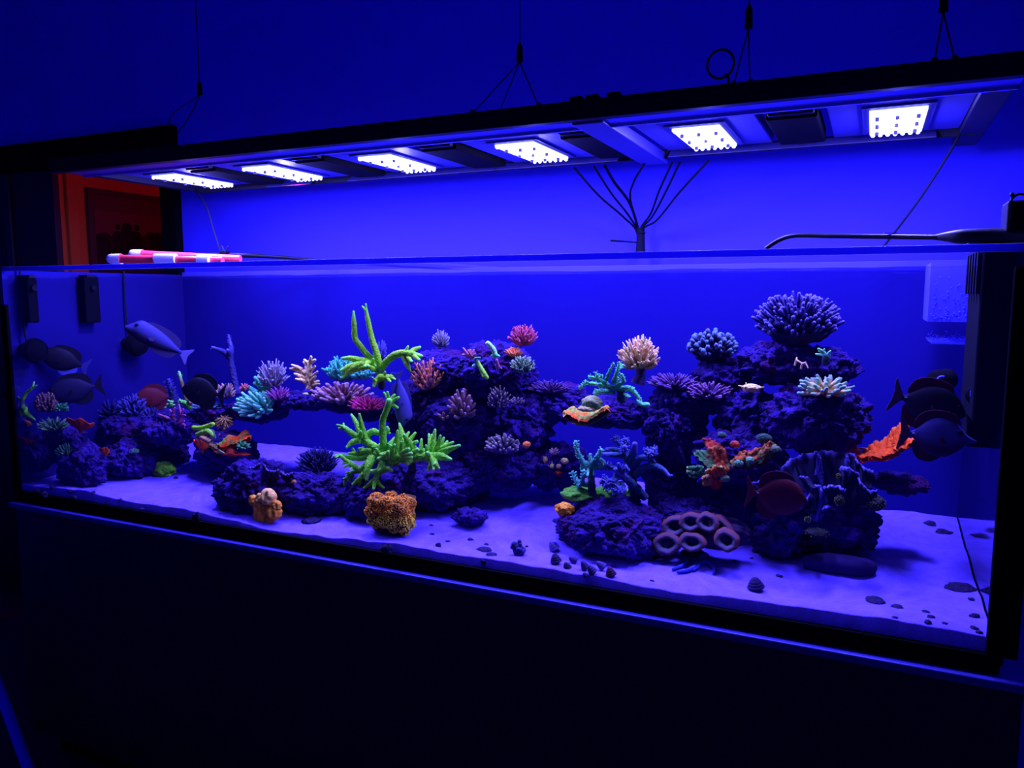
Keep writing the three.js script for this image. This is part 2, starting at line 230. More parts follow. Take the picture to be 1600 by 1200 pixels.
// ---------------------------------------------------------------- live rock
const ROCK = { stone: L(0.024, 0.008, 0.19), turf: L(0.040, 0.012, 0.36), film: L(0.032, 0.014, 0.26), maroon: L(0.07, 0.006, 0.12) };   // bare stone, violet turf algae, bluish film, maroon crust
function rock(label, px, py, z, w, h, o = {}) {
  const C = at(px, py, z), k = mpp(C), rx = w / 2 * k, ry = h / 2 * k, rz = (o.d ?? (w + h) / 2) / 2 * k, s = o.seed ?? Math.round(px * 7 + py * 13), R = Math.max(rx, ry, rz), F = o.f ?? 1;
  const t = thing('live_rock', label, 'rock', C, o.group), lumpiness = o.lump ?? 1;
  const g = lump(rx, ry, rz, o.detail ?? Math.round(clamp(R / 0.0026, 20, 46)), (d) => {
    const x = d.x * rx * F + s, y = d.y * ry * F + s * 0.37, q = d.z * rz * F;
    const big = fbm(x * 9, y * 9, q * 9, 2), wx = x + 0.012 * N3(x * 40, y * 40, q * 40), knob = billow(wx * 30, y * 30, q * 30, 2), nub = billow(wx * 75, y * 75, q * 75, 2), fine = fbm(x * 210, y * 210, q * 210, 2), hole = smoothstep(fbm(x * 26 + 5, y * 26, q * 26, 2), 0.12, 0.3);
    const r = 1 + lumpiness * (0.42 * big + (0.056 * (knob - 0.2) + 0.017 * (nub - 0.16) - 0.010 * hole) / R) + fine * 0.006 / R;
    const q1 = fbm(x * 24 + 3, y * 24 + 8, q * 24, 3), q2 = fbm(x * 60 + 1, y * 60, q * 60 + 4, 2), q3 = fbm(x * 13 + 9, y * 13, q * 13, 3), sp = N3(x * 420, y * 420, q * 420);
    return [r, mix3(mix3(mix3(ROCK.stone, ROCK.turf, smoothstep(q1, -0.05, 0.15)), ROCK.film, smoothstep(q2, 0.05, 0.2)), ROCK.maroon, smoothstep(q3, 0.1, 0.28) * 0.6).map((v) => v * (1 + 0.35 * sp))];
  });
  part('stone', boxUV(g, 0.17), M.rock, t); return t;
}
const ROCKS = [
  // the left end
  ['dark rock at the far left end under the small red plates', 58, 706, -0.05, 60, 62, 44], ['lumpy rock standing on the sand left of the black overhang', 132, 730, -0.08, 88, 70, 60], ['low rock behind the red plate near the left end', 98, 684, -0.10, 84, 40, 50],
  ['black shaded overhanging rock left of the bright green lump', 205, 718, -0.19, 82, 66], ['rock with blue branching coral in the left group', 205, 672, -0.30, 110, 50], ['rock under the pink branching coral in the left group', 272, 668, -0.26, 110, 56], ['rock behind the bright green lump', 258, 708, -0.34, 84, 44],
  ['dark rock carrying the orange and green plate coral', 352, 706, -0.31, 104, 66],
  // the bridge
  ['left end of the rock bridge under the teal finger coral', 330, 646, -0.34, 90, 34], ['rock bridge piece under the violet spiky ball', 402, 640, -0.36, 110, 40], ['middle rock bridge piece under the cream finger coral', 474, 626, -0.36, 96, 32], ['right rock bridge piece under the mauve finger coral', 540, 626, -0.34, 100, 36], ['small rock wedged under the magenta table coral', 585, 640, -0.32, 74, 34],
  // the central mound
  ['top rock of the central mound below the small violet coral', 692, 578, -0.36, 120, 62], ['upper right rock of the central mound under the crimson coral', 775, 580, -0.36, 130, 84], ['rock behind the diving pale fish in the central mound', 652, 640, -0.38, 100, 90], ['big middle rock of the central mound', 725, 668, -0.36, 150, 110], ['right flank rock of the central mound under the speckled white coral', 808, 660, -0.38, 110, 100], ['lower rock of the central mound under the grey violet coral', 780, 728, -0.34, 130, 80], ['base rock of the central mound behind the big green coral', 668, 752, -0.30, 190, 90], ['small knob rock carrying the little violet coral', 696, 547, -0.36, 22, 14],
  ['dark base rock beneath the big green branching coral', 590, 780, -0.18, 120, 80], ['dark rock right of the ruffled grey rock', 492, 772, -0.15, 110, 80], ['ruffled rock behind the peach brain coral', 398, 766, -0.11, 110, 92],
  ['shelf rock reaching right from the central mound', 868, 628, -0.42, 110, 62], ['sloping rock below the shelf with small white frags', 866, 728, -0.42, 110, 72],
  // the right half
  ['rock arm holding the teal branching coral', 955, 645, -0.34, 110, 48], ['low wide rock in front with the peach brain and green mat', 956, 828, -0.18, 190, 88], ['rock hump behind the folded maze coral', 1085, 806, -0.31, 120, 60],
  ['left pillar rock of the right arch', 1052, 668, -0.34, 92, 120], ['foot of the left pillar rock in the right arch', 1052, 752, -0.38, 84, 90], ['rock ledge under the violet honeycomb table corals', 1082, 622, -0.36, 130, 50], ['rock under the dark blue knobby coral', 1128, 588, -0.38, 90, 60],
  ['rock under the large blue dome coral', 1218, 566, -0.36, 130, 70], ['right top rock below the small turquoise frag', 1292, 574, -0.36, 92, 64], ['big shaded rock beneath the pale blue finger coral', 1275, 650, -0.32, 146, 118], ['dark rock left of the pale blue finger coral', 1168, 650, -0.36, 92, 100], ['rock behind the red and green plate coral', 1158, 716, -0.30, 130, 86], ['dark rock under the red and green plate coral', 1140, 778, -0.36, 110, 70],
  ['rock at the left foot of the ruffled blue coral', 1218, 832, -0.27, 92, 100], ['dark base rock of the ruffled blue coral', 1300, 826, -0.33, 150, 92], ['flat rock ledge right of the ruffled blue coral', 1400, 752, -0.34, 90, 30],
  ['lone purple rock lying on the open sand', 735, 808, -0.19, 52, 26],
];
for (const [label, px, py, z, w, h, d] of ROCKS) rock(label, px, py, z, w, h, d ? { d } : {});

// ---------------------------------------------------------------- coral builders
// branches growing from one foot to the shell of an ellipsoid (all sizes in photo pixels at that distance)
function cluster(label, px, py, z, rx, ry, n, rb, c0, c1, o = {}) {
  const C = at(px, py, z), k = mpp(C), r = rng(o.seed ?? Math.round(px * 31 + py * 7)), foot = C.clone().add(V((o.lean ?? 0) * rx * k, -ry * k * (o.foot ?? 0.75), -0.1 * rx * k));
  const t = thing(o.name ?? 'branching_coral', label, 'coral', foot, o.group), A = rx * k, B = ry * k, D = (o.rz ?? rx) * k * 0.9, list = [], lo = o.low ?? -0.25, ga = Math.PI * (3 - Math.sqrt(5)), c = C.clone().sub(foot);
  for (let i = 0; i < n; i++) {
    const y = lerp(1, lo, (i + 0.5) / n), a = i * ga + r() * 0.5, q = Math.sqrt(1 - y * y), s = 0.78 + r() * 0.3, tip = V(Math.cos(a) * q * A * s, y * B * s, Math.sin(a) * q * D * s).add(c);
    const root = tip.clone().multiplyScalar(o.root ?? 0.3), mid = root.clone().lerp(tip, 0.55).add(V(0, -(o.arc ?? 0.06) * B * (1 - y), 0)), rr = rb * k * 0.84 * (0.8 + r() * 0.4), v = 0.8 + r() * 0.4, ca = c0.map((x) => x * v), cb = c1.map((x) => x * (0.85 + r() * 0.3));
    const gs = [tube([root, mid, tip], [rr * 1.1, rr, rr * (o.taper ?? 0.42)], { seg: o.seg ?? 9, bump: o.bump ?? 0, wobble: o.wobble ?? 0.5, step: rr * 0.6, c0: ca, c1: cb, tip: o.tip ?? 0.5 })];
    for (let j = 0; j < (o.twig ?? 0); j++) { const f = 0.45 + r() * 0.4, p = root.clone().lerp(tip, f), d = tip.clone().sub(root).normalize().add(V(r() - 0.5, r() - 0.3, r() - 0.5).multiplyScalar(1.6)).normalize(); gs.push(tube([p, p.clone().addScaledVector(d, rr * 1.6), p.clone().addScaledVector(d, rr * 3.2)], [rr * 0.75, rr * 0.65, rr * 0.45], { seg: 7, step: rr * 0.6, wobble: 0.4, c0: ca, c1: cb, tip: 0.2 })); }
    list.push(gs.length > 1 ? join(gs) : gs[0]);
  }
  const core = lump(A * (o.core ?? 0.42), B * (o.core ?? 0.42), D * (o.core ?? 0.42), 8, (d) => [1 + 0.3 * N3(d.x * 3 + px, d.y * 3, d.z * 3), c0.map((x) => x * 0.6)]).translate(c.x * 0.55, c.y * 0.55, c.z * 0.55);
  part('coral_base', core, M.coral, t);
  if (o.parts) for (const g of list) part('branch', g, M.coral, t); else part('branches', join(list), M.coral, t, 'stuff');
  return t;
}
// branches drawn as strokes: [points in the local frame of a close-up, radii, depth offsets, knobs]
function strokes(label, frame, z, list, c0, c1, o = {}) {
  const [ox, oy, sc] = frame, P = (X, Y, dz = 0) => at(ox + X / sc, oy + Y / sc, z + dz), f0 = P(o.foot[0], o.foot[1]), t = thing(o.name ?? 'branching_coral', label, 'coral', f0, o.group), k = mpp(f0) / sc, r = rng(o.seed ?? Math.round(ox * 3 + oy));
  for (const s of list) {
    const pts = [], depth = s.d ?? [0, (r() - 0.4) * (o.deep ?? 0.03)]; const n = s.p.length / 2;
    for (let i = 0; i < n; i++) { const f = n > 1 ? i / (n - 1) * (depth.length - 1) : 0, a = Math.min(Math.floor(f), depth.length - 2); pts.push(P(s.p[2 * i], s.p[2 * i + 1], lerp(depth[a], depth[a + 1], f - a)).sub(f0)); }
    const rad = s.r.map((x) => x * k * (o.thick ?? 1)), v = 0.88 + r() * 0.24, ca = (s.c ?? c0).map((x) => x * v), cb = s.e ?? c1, rm = Math.max(...rad);
    const gs = [tube(pts, rad, { seg: o.seg ?? 24, bump: o.bump ?? 0.2, cups: o.cups ?? 10, step: rm * (o.step ?? 0.2), c0: ca, c1: cb, tip: s.tip ?? o.tip ?? 0.6, cup: s.c ? undefined : o.cup, wobble: o.wobble ?? 0.06 })];
    if (s.k) { const cv = pts.length > 2 ? new THREE.CatmullRomCurve3(pts, false, 'centripetal') : new THREE.LineCurve3(pts[0], pts[1]); for (let j = 0; j < s.k; j++) { const f = (s.from ?? 0.35) + (1 - (s.from ?? 0.35)) * (j + 0.5) / s.k, p = cv.getPointAt(f), tn = cv.getTangentAt(f), a = j * 2.4 + r(), u = (Math.abs(tn.y) < 0.9 ? V(0, 1, 0) : V(1, 0, 0)).cross(tn).normalize(), w = tn.clone().cross(u), d = u.multiplyScalar(Math.cos(a)).addScaledVector(w, Math.sin(a)).addScaledVector(tn, 0.45).normalize(), L0 = (s.kl ?? 26) * k * (0.8 + r() * 0.5), kr = (s.kr ?? 9) * k; gs.push(tube([p, p.clone().addScaledVector(d, L0 * 0.5), p.clone().addScaledVector(d, L0)], [kr, kr * 0.9, kr * 0.7], { seg: 7, step: kr * 0.7, c0: ca, c1: cb, tip: 0.35 })); } }
    part(s.n ?? 'branch', gs.length > 1 ? join(gs) : gs[0], M.coral, t);
  }
  return t;
}
// a wavy plate coral: a fan from its foot, curled up along the rim
function plate(label, px, py, z, wx, dz, o = {}) {
  const C = at(px, py, z), k = mpp(C), A = wx * k / 2, D = dz * k / 2, H = (o.curl ?? 0.25) * A, th = (o.thick ?? 3) * k, s = o.seed ?? Math.round(px + py * 3), t = thing(o.name ?? 'plate_coral', label, 'coral', C, o.group), NA = o.na ?? 96, NR = 26;
  const a0 = o.a0 ?? 0, a1 = o.a1 ?? Math.PI * 2, top = [], colr = [], idx = [], rows = NR + 1, cols = NA + 1, base = o.c ?? L(1, 0.16, 0.02), alt = o.alt, rim = o.rim ?? base;
  const f = (u, v, side) => { const a = lerp(a0, a1, u), edge = 1 + 0.22 * N3(Math.cos(a) * 1.6 + s, Math.sin(a) * 1.6, 1) + (o.rag ?? 0.1) * N3(Math.cos(a) * 5 + s, Math.sin(a) * 5, 4), x = Math.cos(a) * v * A * edge, q = Math.sin(a) * v * D * edge, up = H * Math.pow(v, 2.2) * (1 + 0.5 * N3(Math.cos(a) * 2 + s, Math.sin(a) * 2, 8)) + (o.wave ?? 0.06) * A * v * N3(x / A * 3 + s, q / D * 3, 2) + 0.018 * A * fbm(x / A * 14 + s, q / D * 14, 3, 2); const y = up - side * th * (1 - 0.6 * v) + (o.tx ?? 0) * x + (o.tz ?? 0) * q; return V(x, y, q); };
  for (const side of [0, 1]) for (let j = 0; j <= NR; j++) for (let i = 0; i <= NA; i++) { const v = j / NR, u = i / NA, p = f(u, v, side); top.push(p.x, p.y, p.z); const n = alt ? smoothstep(fbm(p.x / A * 2.6 + s, p.z / D * 2.6, 7, 3) + (o.bias ?? 0), 0.0, 0.09) : 0, gr = 0.72 + 0.6 * (0.5 + fbm(p.x * 170, p.z * 170, s, 2)), cc = mix3(mix3(base, alt ?? base, n), rim, smoothstep(v, 0.86, 1) * 0.8); colr.push(cc[0] * gr, cc[1] * gr, cc[2] * gr); }
  const off = rows * cols; for (let j = 0; j < NR; j++) for (let i = 0; i < NA; i++) { const a = j * cols + i; idx.push(a, a + 1, a + cols, a + 1, a + cols + 1, a + cols); idx.push(off + a, off + a + cols, off + a + 1, off + a + 1, off + a + cols, off + a + cols + 1); }
  for (let i = 0; i < NA; i++) { const a = NR * cols + i; idx.push(a, a + 1, off + a, a + 1, off + a + 1, off + a); }
  if (Math.abs(a1 - a0) < 6.2) for (const i of [0, NA]) for (let j = 0; j < NR; j++) { const a = j * cols + i; i ? idx.push(a, a + cols, off + a, a + cols, off + a + cols, off + a) : idx.push(a, off + a, a + cols, a + cols, off + a, off + a + cols); }
  const g = new THREE.BufferGeometry(); g.setAttribute('position', new THREE.Float32BufferAttribute(top, 3)); g.setAttribute('color', new THREE.Float32BufferAttribute(colr, 3)); g.setIndex(idx); g.computeVertexNormals();
  part('plate', g, M.coral, t); if (o.stem !== 0) part('stem', tube([V(0, -(o.stem ?? 14) * k, 0), V(0, -0.3 * (o.stem ?? 14) * k, 0), V(0, 0.002, 0)], [A * 0.16, A * 0.18, A * 0.3], { seg: 12, c0: base.map((x) => x * 0.35), c1: base.map((x) => x * 0.5) }), M.coral, t);
  return t;
}
// an upright ruffled sheet between a top line and a bottom line of the photograph, with its own thickness and folds
function sheet(parent, name, top, bot, zt, zb, o = {}) {
  const n = o.n ?? 60, m = 22, f0 = parent.position, P = (l, z) => { const v = []; for (let i = 0; i < l.length / 2; i++) v.push(at(l[2 * i], l[2 * i + 1], Array.isArray(z) ? z[Math.min(i, z.length - 1)] : z).sub(f0)); return new THREE.CatmullRomCurve3(v, false, 'centripetal'); };
  const ct = P(top, zt), cb = P(bot, zb), th = o.th ?? 0.004, s = o.seed ?? top[0], pos = [], col = [], idx = [], base = o.c ?? L(0.05, 0.04, 0.45), rim = o.rim ?? base, g = new THREE.BufferGeometry(), G = [];
  for (let j = 0; j <= m; j++) for (let i = 0; i <= n; i++) { const u = i / n, v = j / m, q = ct.getPointAt(u).lerp(cb.getPointAt(u), v), w = (1 - v); q.z += (o.amp ?? 0.012) * w * N3(u * (o.fold ?? 9) + s, v * 1.5, 3); q.y += 0.004 * w * N3(u * 26 + s, v * 2, 5); q.x += 0.004 * w * N3(u * 12 + s, v * 3, 9); if (o.rough) { q.y += o.rough * fbm(q.x * 130, q.y * 130, q.z * 130, 2); q.z += o.rough * fbm(q.x * 130 + 9, q.y * 130, q.z * 130, 2); } G.push(q); }
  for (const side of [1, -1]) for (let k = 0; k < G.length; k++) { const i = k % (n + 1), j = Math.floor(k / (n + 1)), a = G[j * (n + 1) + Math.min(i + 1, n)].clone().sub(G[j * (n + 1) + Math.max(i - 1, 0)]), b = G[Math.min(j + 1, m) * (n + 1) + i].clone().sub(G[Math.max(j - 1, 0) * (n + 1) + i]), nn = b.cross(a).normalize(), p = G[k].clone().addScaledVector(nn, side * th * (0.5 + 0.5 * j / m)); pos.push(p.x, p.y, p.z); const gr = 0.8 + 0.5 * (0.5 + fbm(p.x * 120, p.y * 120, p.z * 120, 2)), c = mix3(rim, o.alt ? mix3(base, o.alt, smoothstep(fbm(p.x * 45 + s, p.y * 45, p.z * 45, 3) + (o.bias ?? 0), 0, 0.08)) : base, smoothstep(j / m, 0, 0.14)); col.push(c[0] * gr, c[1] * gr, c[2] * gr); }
  const S = n + 1, off = G.length; for (let j = 0; j < m; j++) for (let i = 0; i < n; i++) { const a = j * S + i; idx.push(a, a + S, a + 1, a + 1, a + S, a + S + 1, off + a, off + a + 1, off + a + S, off + a + 1, off + a + S + 1, off + a + S); }
  for (let i = 0; i < n; i++) { idx.push(i, i + 1, off + i, i + 1, off + i + 1, off + i); } for (let j = 0; j < m; j++) for (const i of [0, n]) { const a = j * S + i; idx.push(a, a + S, off + a, a + S, off + a + S, off + a); }
  g.setAttribute('position', new THREE.Float32BufferAttribute(pos, 3)); g.setAttribute('color', new THREE.Float32BufferAttribute(col, 3)); g.setIndex(idx); g.computeVertexNormals(); return part(name, g, M.coralTwo, parent);
}
M.coralTwo = wet({ vertexColors: true, color: LESS_BLUE, roughness: 0.75, side: THREE.DoubleSide });
// a fleshy lobe: a fat cushion with a pit in its middle and fine radial ribs, facing dir
function lobe(parent, c, r, flat, dir, ca, cb, ribs = 26, pit = 0.8, nm = 'lobe') {
  const q = new THREE.Quaternion().setFromUnitVectors(V(0, 0, 1), dir.clone().normalize());
  const g = lump(r * 1.12, r * 1.12, r * flat * 1.12, 20, (d) => { const rho = Math.hypot(d.x, d.y), a = Math.atan2(d.y, d.x), front = smoothstep(d.z, -0.2, 0.5), p = Math.exp(-Math.pow(Math.hypot(d.x / 0.26, d.y / 0.42), 2)) * front, rib = 0.5 + 0.5 * Math.cos(a * ribs), w = 0.16 * N3(d.x * 2 + c.x * 90, d.y * 2 + c.y * 90, 1); return [1 + w - pit * p + 0.05 * rib * smoothstep(rho, 0.25, 0.6), mix3(mix3(ca, cb, smoothstep(rho, 0.3, 0.85)), cb, 0.5 - 0.5 * Math.cos(a * ribs * 0.5))]; });
  return part(nm, g.applyQuaternion(q).translate(c.x, c.y, c.z), M.coral, parent);
}

// ---------------------------------------------------------------- corals drawn branch by branch
const GREEN = L(0.07, 0.46, 0.015), GREEN_TIP = L(0.24, 0.90, 0.16), GREEN_CUP = L(0.48, 1.0, 0.06), TEAL = L(0.07, 0.42, 0.28), TEAL_TIP = L(0.20, 0.85, 0.45);
const S = (p, r, x = {}) => ({ p, r, ...x });
strokes('big bright green branching coral above the golden carpet cube', [510, 600, 7.273], -0.17, [
  S([650, 700, 640, 560, 640, 420, 690, 280, 715, 190], [38, 34, 30], { d: [0, 0.01, 0.02], tip: 0.9 }), S([712, 215, 705, 150, 695, 95], [22, 13]), S([700, 200, 680, 140, 655, 98], [18, 11]), S([712, 205, 745, 155, 775, 122], [20, 11]), S([722, 225, 770, 180, 820, 152], [24, 14]), S([715, 245, 760, 245, 808, 268], [24, 14]),
  S([600, 740, 650, 715, 690, 720], [50, 52, 40], { tip: 0.95 }),
  S([640, 800, 520, 700, 400, 630, 300, 570, 200, 495], [46, 40, 28], { d: [0, -0.01, 0.02] }), S([215, 510, 170, 480, 120, 465], [20, 11], { d: [0.02, 0.03] }), S([195, 520, 195, 450], [17, 10], { d: [0.02, 0.01] }), S([215, 515, 180, 505, 140, 502], [18, 10], { d: [0.02, 0.02] }),
  S([430, 640, 370, 500, 285, 350], [42, 34, 13], { d: [-0.01, -0.03] }), S([440, 630, 400, 480, 375, 342], [38, 30, 13], { d: [-0.01, 0] }), S([385, 600, 390, 540], [24, 14], { d: [0, 0.03] }),
  S([485, 690, 470, 590, 520, 540, 600, 555, 660, 560, 705, 525, 693, 490], [32, 36, 28, 14], { d: [-0.02, -0.03, -0.03] }), S([680, 550, 720, 558], [20, 11], { d: [-0.03, -0.03] }), S([385, 640, 300, 660, 230, 718], [34, 32, 13], { d: [0, 0.03] }),
  S([530, 760, 420, 770, 330, 790, 298, 735], [40, 34, 15], { d: [0, 0.02] }), S([420, 735, 370, 735], [26, 14]), S([320, 790, 250, 790], [24, 14], { d: [0.02, 0.03] }), S([540, 800, 400, 840, 280, 840, 150, 810, 92, 820], [42, 36, 26, 16], { d: [0, 0.02, 0.04] }), S([165, 820, 115, 835], [22, 12], { d: [0.04, 0.05] }),
  S([430, 1000, 320, 940, 220, 870, 160, 815], [34, 30, 18], { d: [0.02, 0.05] }), S([230, 890, 172, 908], [18, 10], { d: [0.04, 0.05] }), S([260, 915, 195, 948], [18, 10], { d: [0.04, 0.05] }), S([300, 940, 270, 975], [16, 9], { d: [0.03, 0.05] }),
  S([540, 830, 490, 900, 460, 1000, 455, 1080], [52, 46, 36, 20], { d: [0, 0.04, 0.05] }), S([500, 860, 420, 935, 370, 960], [36, 30, 20], { d: [0.01, 0.03] }), S([430, 1020, 360, 1090, 295, 1140], [32, 28, 13], { d: [0.03, 0.05] }), S([385, 1090, 365, 1180], [20, 10], { d: [0.04, 0.04] }),
  S([400, 980, 290, 1010, 220, 1085, 205, 1140], [30, 26, 14], { d: [0.01, 0.02] }), S([290, 1010, 230, 1008], [22, 12], { d: [0.01, 0.02] }), S([240, 1070, 195, 1078], [18, 10], { d: [0.02, 0.03] }), S([300, 1030, 280, 1080, 240, 1130], [20, 11], { d: [0.01, 0.02] }),
  S([640, 900, 610, 980, 550, 1090], [42, 36, 28], { d: [0.01, 0.04] }), S([560, 1080, 490, 1140, 430, 1182], [28, 24, 13], { d: [0.04, 0.05] }), S([555, 1090, 535, 1192], [28, 15], { d: [0.04, 0.06] }), S([560, 1090, 600, 1140, 648, 1178], [28, 22, 12], { d: [0.04, 0.04] }), S([610, 1000, 690, 965, 745, 985], [34, 30, 15], { d: [0.03, 0.04] }), S([570, 1000, 515, 992], [32, 22], { d: [0.03, 0.05] }), S([700, 870, 790, 890, 830, 880], [50, 46, 24], { d: [0, -0.02] }),
  S([780, 800, 795, 680, 808, 532], [34, 32, 13], { d: [0, 0.01] }), S([710, 700, 780, 612], [30, 15], { d: [0, -0.02] }), S([880, 760, 862, 580, 830, 450], [40, 36, 13], { d: [-0.01, -0.03] }), S([990, 750, 930, 660, 885, 582], [46, 36, 16], { d: [0.01, 0.04] }), S([845, 760, 850, 660], [24, 13], { d: [0.02, 0.03] }), S([890, 630, 935, 550], [24, 13], { d: [-0.02, -0.04] }), S([940, 650, 1010, 556], [28, 13], { d: [-0.01, -0.02] }), S([950, 690, 1028, 655], [26, 16]),
  S([730, 800, 745, 740, 725, 700], [34, 28, 16], { d: [0.01, 0.05] }), S([740, 740, 775, 690], [20, 12], { d: [0.04, 0.05] }), S([600, 800, 570, 740], [28, 13], { d: [0.01, 0.05] }), S([690, 800, 620, 800], [34, 18], { d: [0.02, 0.06] }), S([640, 840, 585, 850], [30, 16], { d: [0.02, 0.06] }), S([850, 790, 935, 740], [30, 18], { d: [0.02, 0.05] }), S([870, 810, 965, 790], [28, 17], { d: [0.02, 0.06] }), S([980, 780, 1038, 748], [30, 20], { d: [0.02, 0.05] }), S([900, 830, 965, 835], [30, 18], { d: [0.02, 0.06] }), S([690, 830, 700, 770], [28, 16], { d: [0.03, 0.07] }),
  S([560, 800, 700, 830, 850, 845, 960, 845, 1080, 825, 1180, 825], [56, 54, 50, 46, 44], { d: [0, 0], tip: 0.97 }), S([960, 800, 1060, 780, 1110, 760], [42, 36, 28], { d: [0, -0.01] }), S([1075, 760, 1080, 630], [27, 13], { d: [0, -0.01] }), S([1150, 800, 1132, 700], [26, 13], { d: [0.01, 0.03] }),
  S([1180, 800, 1175, 680, 1165, 570], [28, 24, 12], { d: [0, -0.03] }), S([1195, 800, 1215, 650, 1235, 522], [36, 32, 13], { d: [0, -0.01] }), S([1190, 780, 1200, 660, 1200, 580], [26, 14], { d: [0, -0.04] }), S([1210, 810, 1270, 690, 1295, 590], [34, 28, 13], { d: [0, 0.01] }), S([1230, 810, 1300, 700, 1335, 612], [28, 24, 12], { d: [-0.01, -0.02] }), S([1280, 760, 1345, 690, 1375, 652], [28, 22, 12], { d: [-0.01, -0.03] }), S([1300, 730, 1440, 662], [28, 13], { d: [-0.01, -0.02] }), S([1230, 820, 1370, 755, 1512, 700], [38, 34, 15], { d: [0, 0.01] }), S([1190, 830, 1300, 825, 1415, 857], [48, 44, 15], { d: [0.01, 0.03] }),
  S([1170, 850, 1150, 785], [32, 20], { d: [0.02, 0.05] }), S([1170, 840, 1215, 890, 1235, 930], [48, 44, 32], { d: [0.02, 0.05] }), S([1205, 890, 1150, 982], [30, 13], { d: [0.04, 0.05] }), S([1225, 920, 1215, 972], [22, 11], { d: [0.05, 0.06] }), S([1235, 915, 1275, 955], [32, 16], { d: [0.05, 0.05] }),
  S([960, 860, 920, 905], [36, 24], { d: [0.01, 0.02] }), S([978, 990, 975, 930, 975, 860], [40, 40, 36], { d: [0, 0], n: 'plug', c: L(0.03, 0.05, 0.05), e: L(0.05, 0.08, 0.05) }), S([975, 985, 940, 1080, 900, 1180], [40, 60, 70], { d: [0, -0.05], n: 'plug', c: L(0.03, 0.02, 0.1), e: L(0.03, 0.02, 0.1) }),
], GREEN, GREEN_TIP, { foot: [975, 990], wobble: 0.12, tip: 0.78, cup: GREEN_CUP, deep: 0.04, seg: 40, cups: 12, step: 0.17, bump: 0.17 });
strokes('tall green branching coral with two upright antlers on the rock bridge', [500, 460, 8], -0.30, [
  S([745, 920, 715, 760, 650, 560, 600, 330, 575, 190, 572, 122], [42, 38, 34, 30, 26, 10], { d: [0, 0.02] }), S([570, 200, 530, 150], [16, 9], { d: [0.02, 0.02] }), S([690, 830, 600, 765, 500, 640, 442, 560, 430, 400, 418, 215], [38, 36, 34, 32, 28, 12], { d: [0, 0.02] }),
  S([770, 930, 830, 840, 940, 760, 1040, 735, 1150, 745, 1272, 770], [36, 40, 42, 40, 34, 16], { d: [0, 0.03] }), S([1060, 745, 1100, 650], [32, 12], { d: [0.02, 0.02] }), S([1130, 730, 1180, 690, 1250, 660], [30, 26, 15], { d: [0.02, 0] }), S([1045, 775, 1090, 880, 1132, 962], [34, 30, 12], { d: [0.02, 0.03] }), S([1100, 785, 1145, 838], [30, 14], { d: [0.02, 0.05] }), S([1180, 770, 1240, 818], [26, 15], { d: [0.03, 0.05] }),
  S([710, 880, 620, 850, 500, 825, 400, 800, 290, 800], [46, 46, 40, 32, 20], { d: [0, 0.03] }), S([480, 830, 405, 792], [26, 14], { d: [0.02, 0.02] }), S([630, 870, 480, 880, 380, 900, 268, 950], [46, 42, 36, 22], { d: [0.01, 0.05] }), S([470, 890, 360, 950, 280, 1042], [38, 32, 17], { d: [0.03, 0.05] }), S([610, 905, 480, 930, 380, 982], [32, 28, 15], { d: [0.02, 0.03] }), S([660, 930, 600, 895], [30, 18], { d: [0.02, 0.06] }), S([655, 890, 665, 808], [26, 12], { d: [0.01, 0.03] }), S([600, 850, 560, 900], [26, 15], { d: [0.02, 0.06] }),
  S([770, 1010, 745, 880], [46, 40], { d: [0, 0], tip: 0.97, c: L(0.08, 0.3, 0.12), e: L(0.1, 0.35, 0.12) }), S([780, 1040, 700, 950, 690, 890], [28, 24, 22], { d: [0, 0.01] }), S([745, 1040, 700, 1090, 670, 1152], [38, 32, 17], { d: [0.01, 0.03] }), S([695, 1100, 655, 1040], [22, 11], { d: [0.02, 0.04] }), S([750, 1040, 850, 1040, 952, 1030], [42, 36, 15], { d: [0.01, 0.04] }), S([810, 1030, 815, 968], [22, 10], { d: [0.02, 0.03] }), S([860, 1035, 905, 998], [22, 11], { d: [0.03, 0.03] }), S([850, 1050, 880, 1092], [22, 11], { d: [0.03, 0.05] }), S([890, 1035, 940, 1062], [20, 11], { d: [0.03, 0.05] }), S([765, 1000, 770, 1150], [36, 44], { d: [0, -0.03], n: 'coral_base', c: L(0.04, 0.08, 0.08), e: L(0.03, 0.03, 0.1) }),
], L(0.13, 0.50, 0.015), GREEN_TIP, { foot: [770, 1010], tip: 0.8, cup: L(0.62, 1.0, 0.05), deep: 0.03, seg: 40, cups: 12, step: 0.17, bump: 0.17 });
strokes('cream finger coral standing in the middle of the rock bridge', [330, 520, 8], -0.34, [
  S([1235, 700, 1220, 560, 1225, 440, 1240, 360], [52, 44, 36, 24], { d: [0, 0] }), S([1200, 510, 1100, 465, 988, 448], [32, 28, 13]), S([1140, 465, 1080, 430, 1008, 402], [25, 20, 11]), S([1200, 570, 1120, 540, 1040, 512], [30, 26, 12]), S([1240, 645, 1150, 600, 1060, 580], [34, 28, 13]), S([1230, 390, 1165, 340], [22, 14]), S([1235, 370, 1250, 298], [22, 13]), S([1240, 375, 1300, 338], [22, 14]), S([1235, 480, 1298, 418], [24, 12]), S([1250, 560, 1328, 486], [24, 12]), S([1250, 600, 1305, 548], [26, 15]), S([1260, 640, 1340, 605], [26, 15]), S([1190, 500, 1178, 425], [22, 11]), S([1215, 430, 1155, 365], [20, 12]), S([1260, 660, 1350, 640], [24, 14]),
], L(0.75, 0.50, 0.28), L(1, 0.78, 0.52), { foot: [1235, 700], seg: 28, cups: 7, bump: 0.16, tip: 0.3, wobble: 0.25, step: 0.22 });
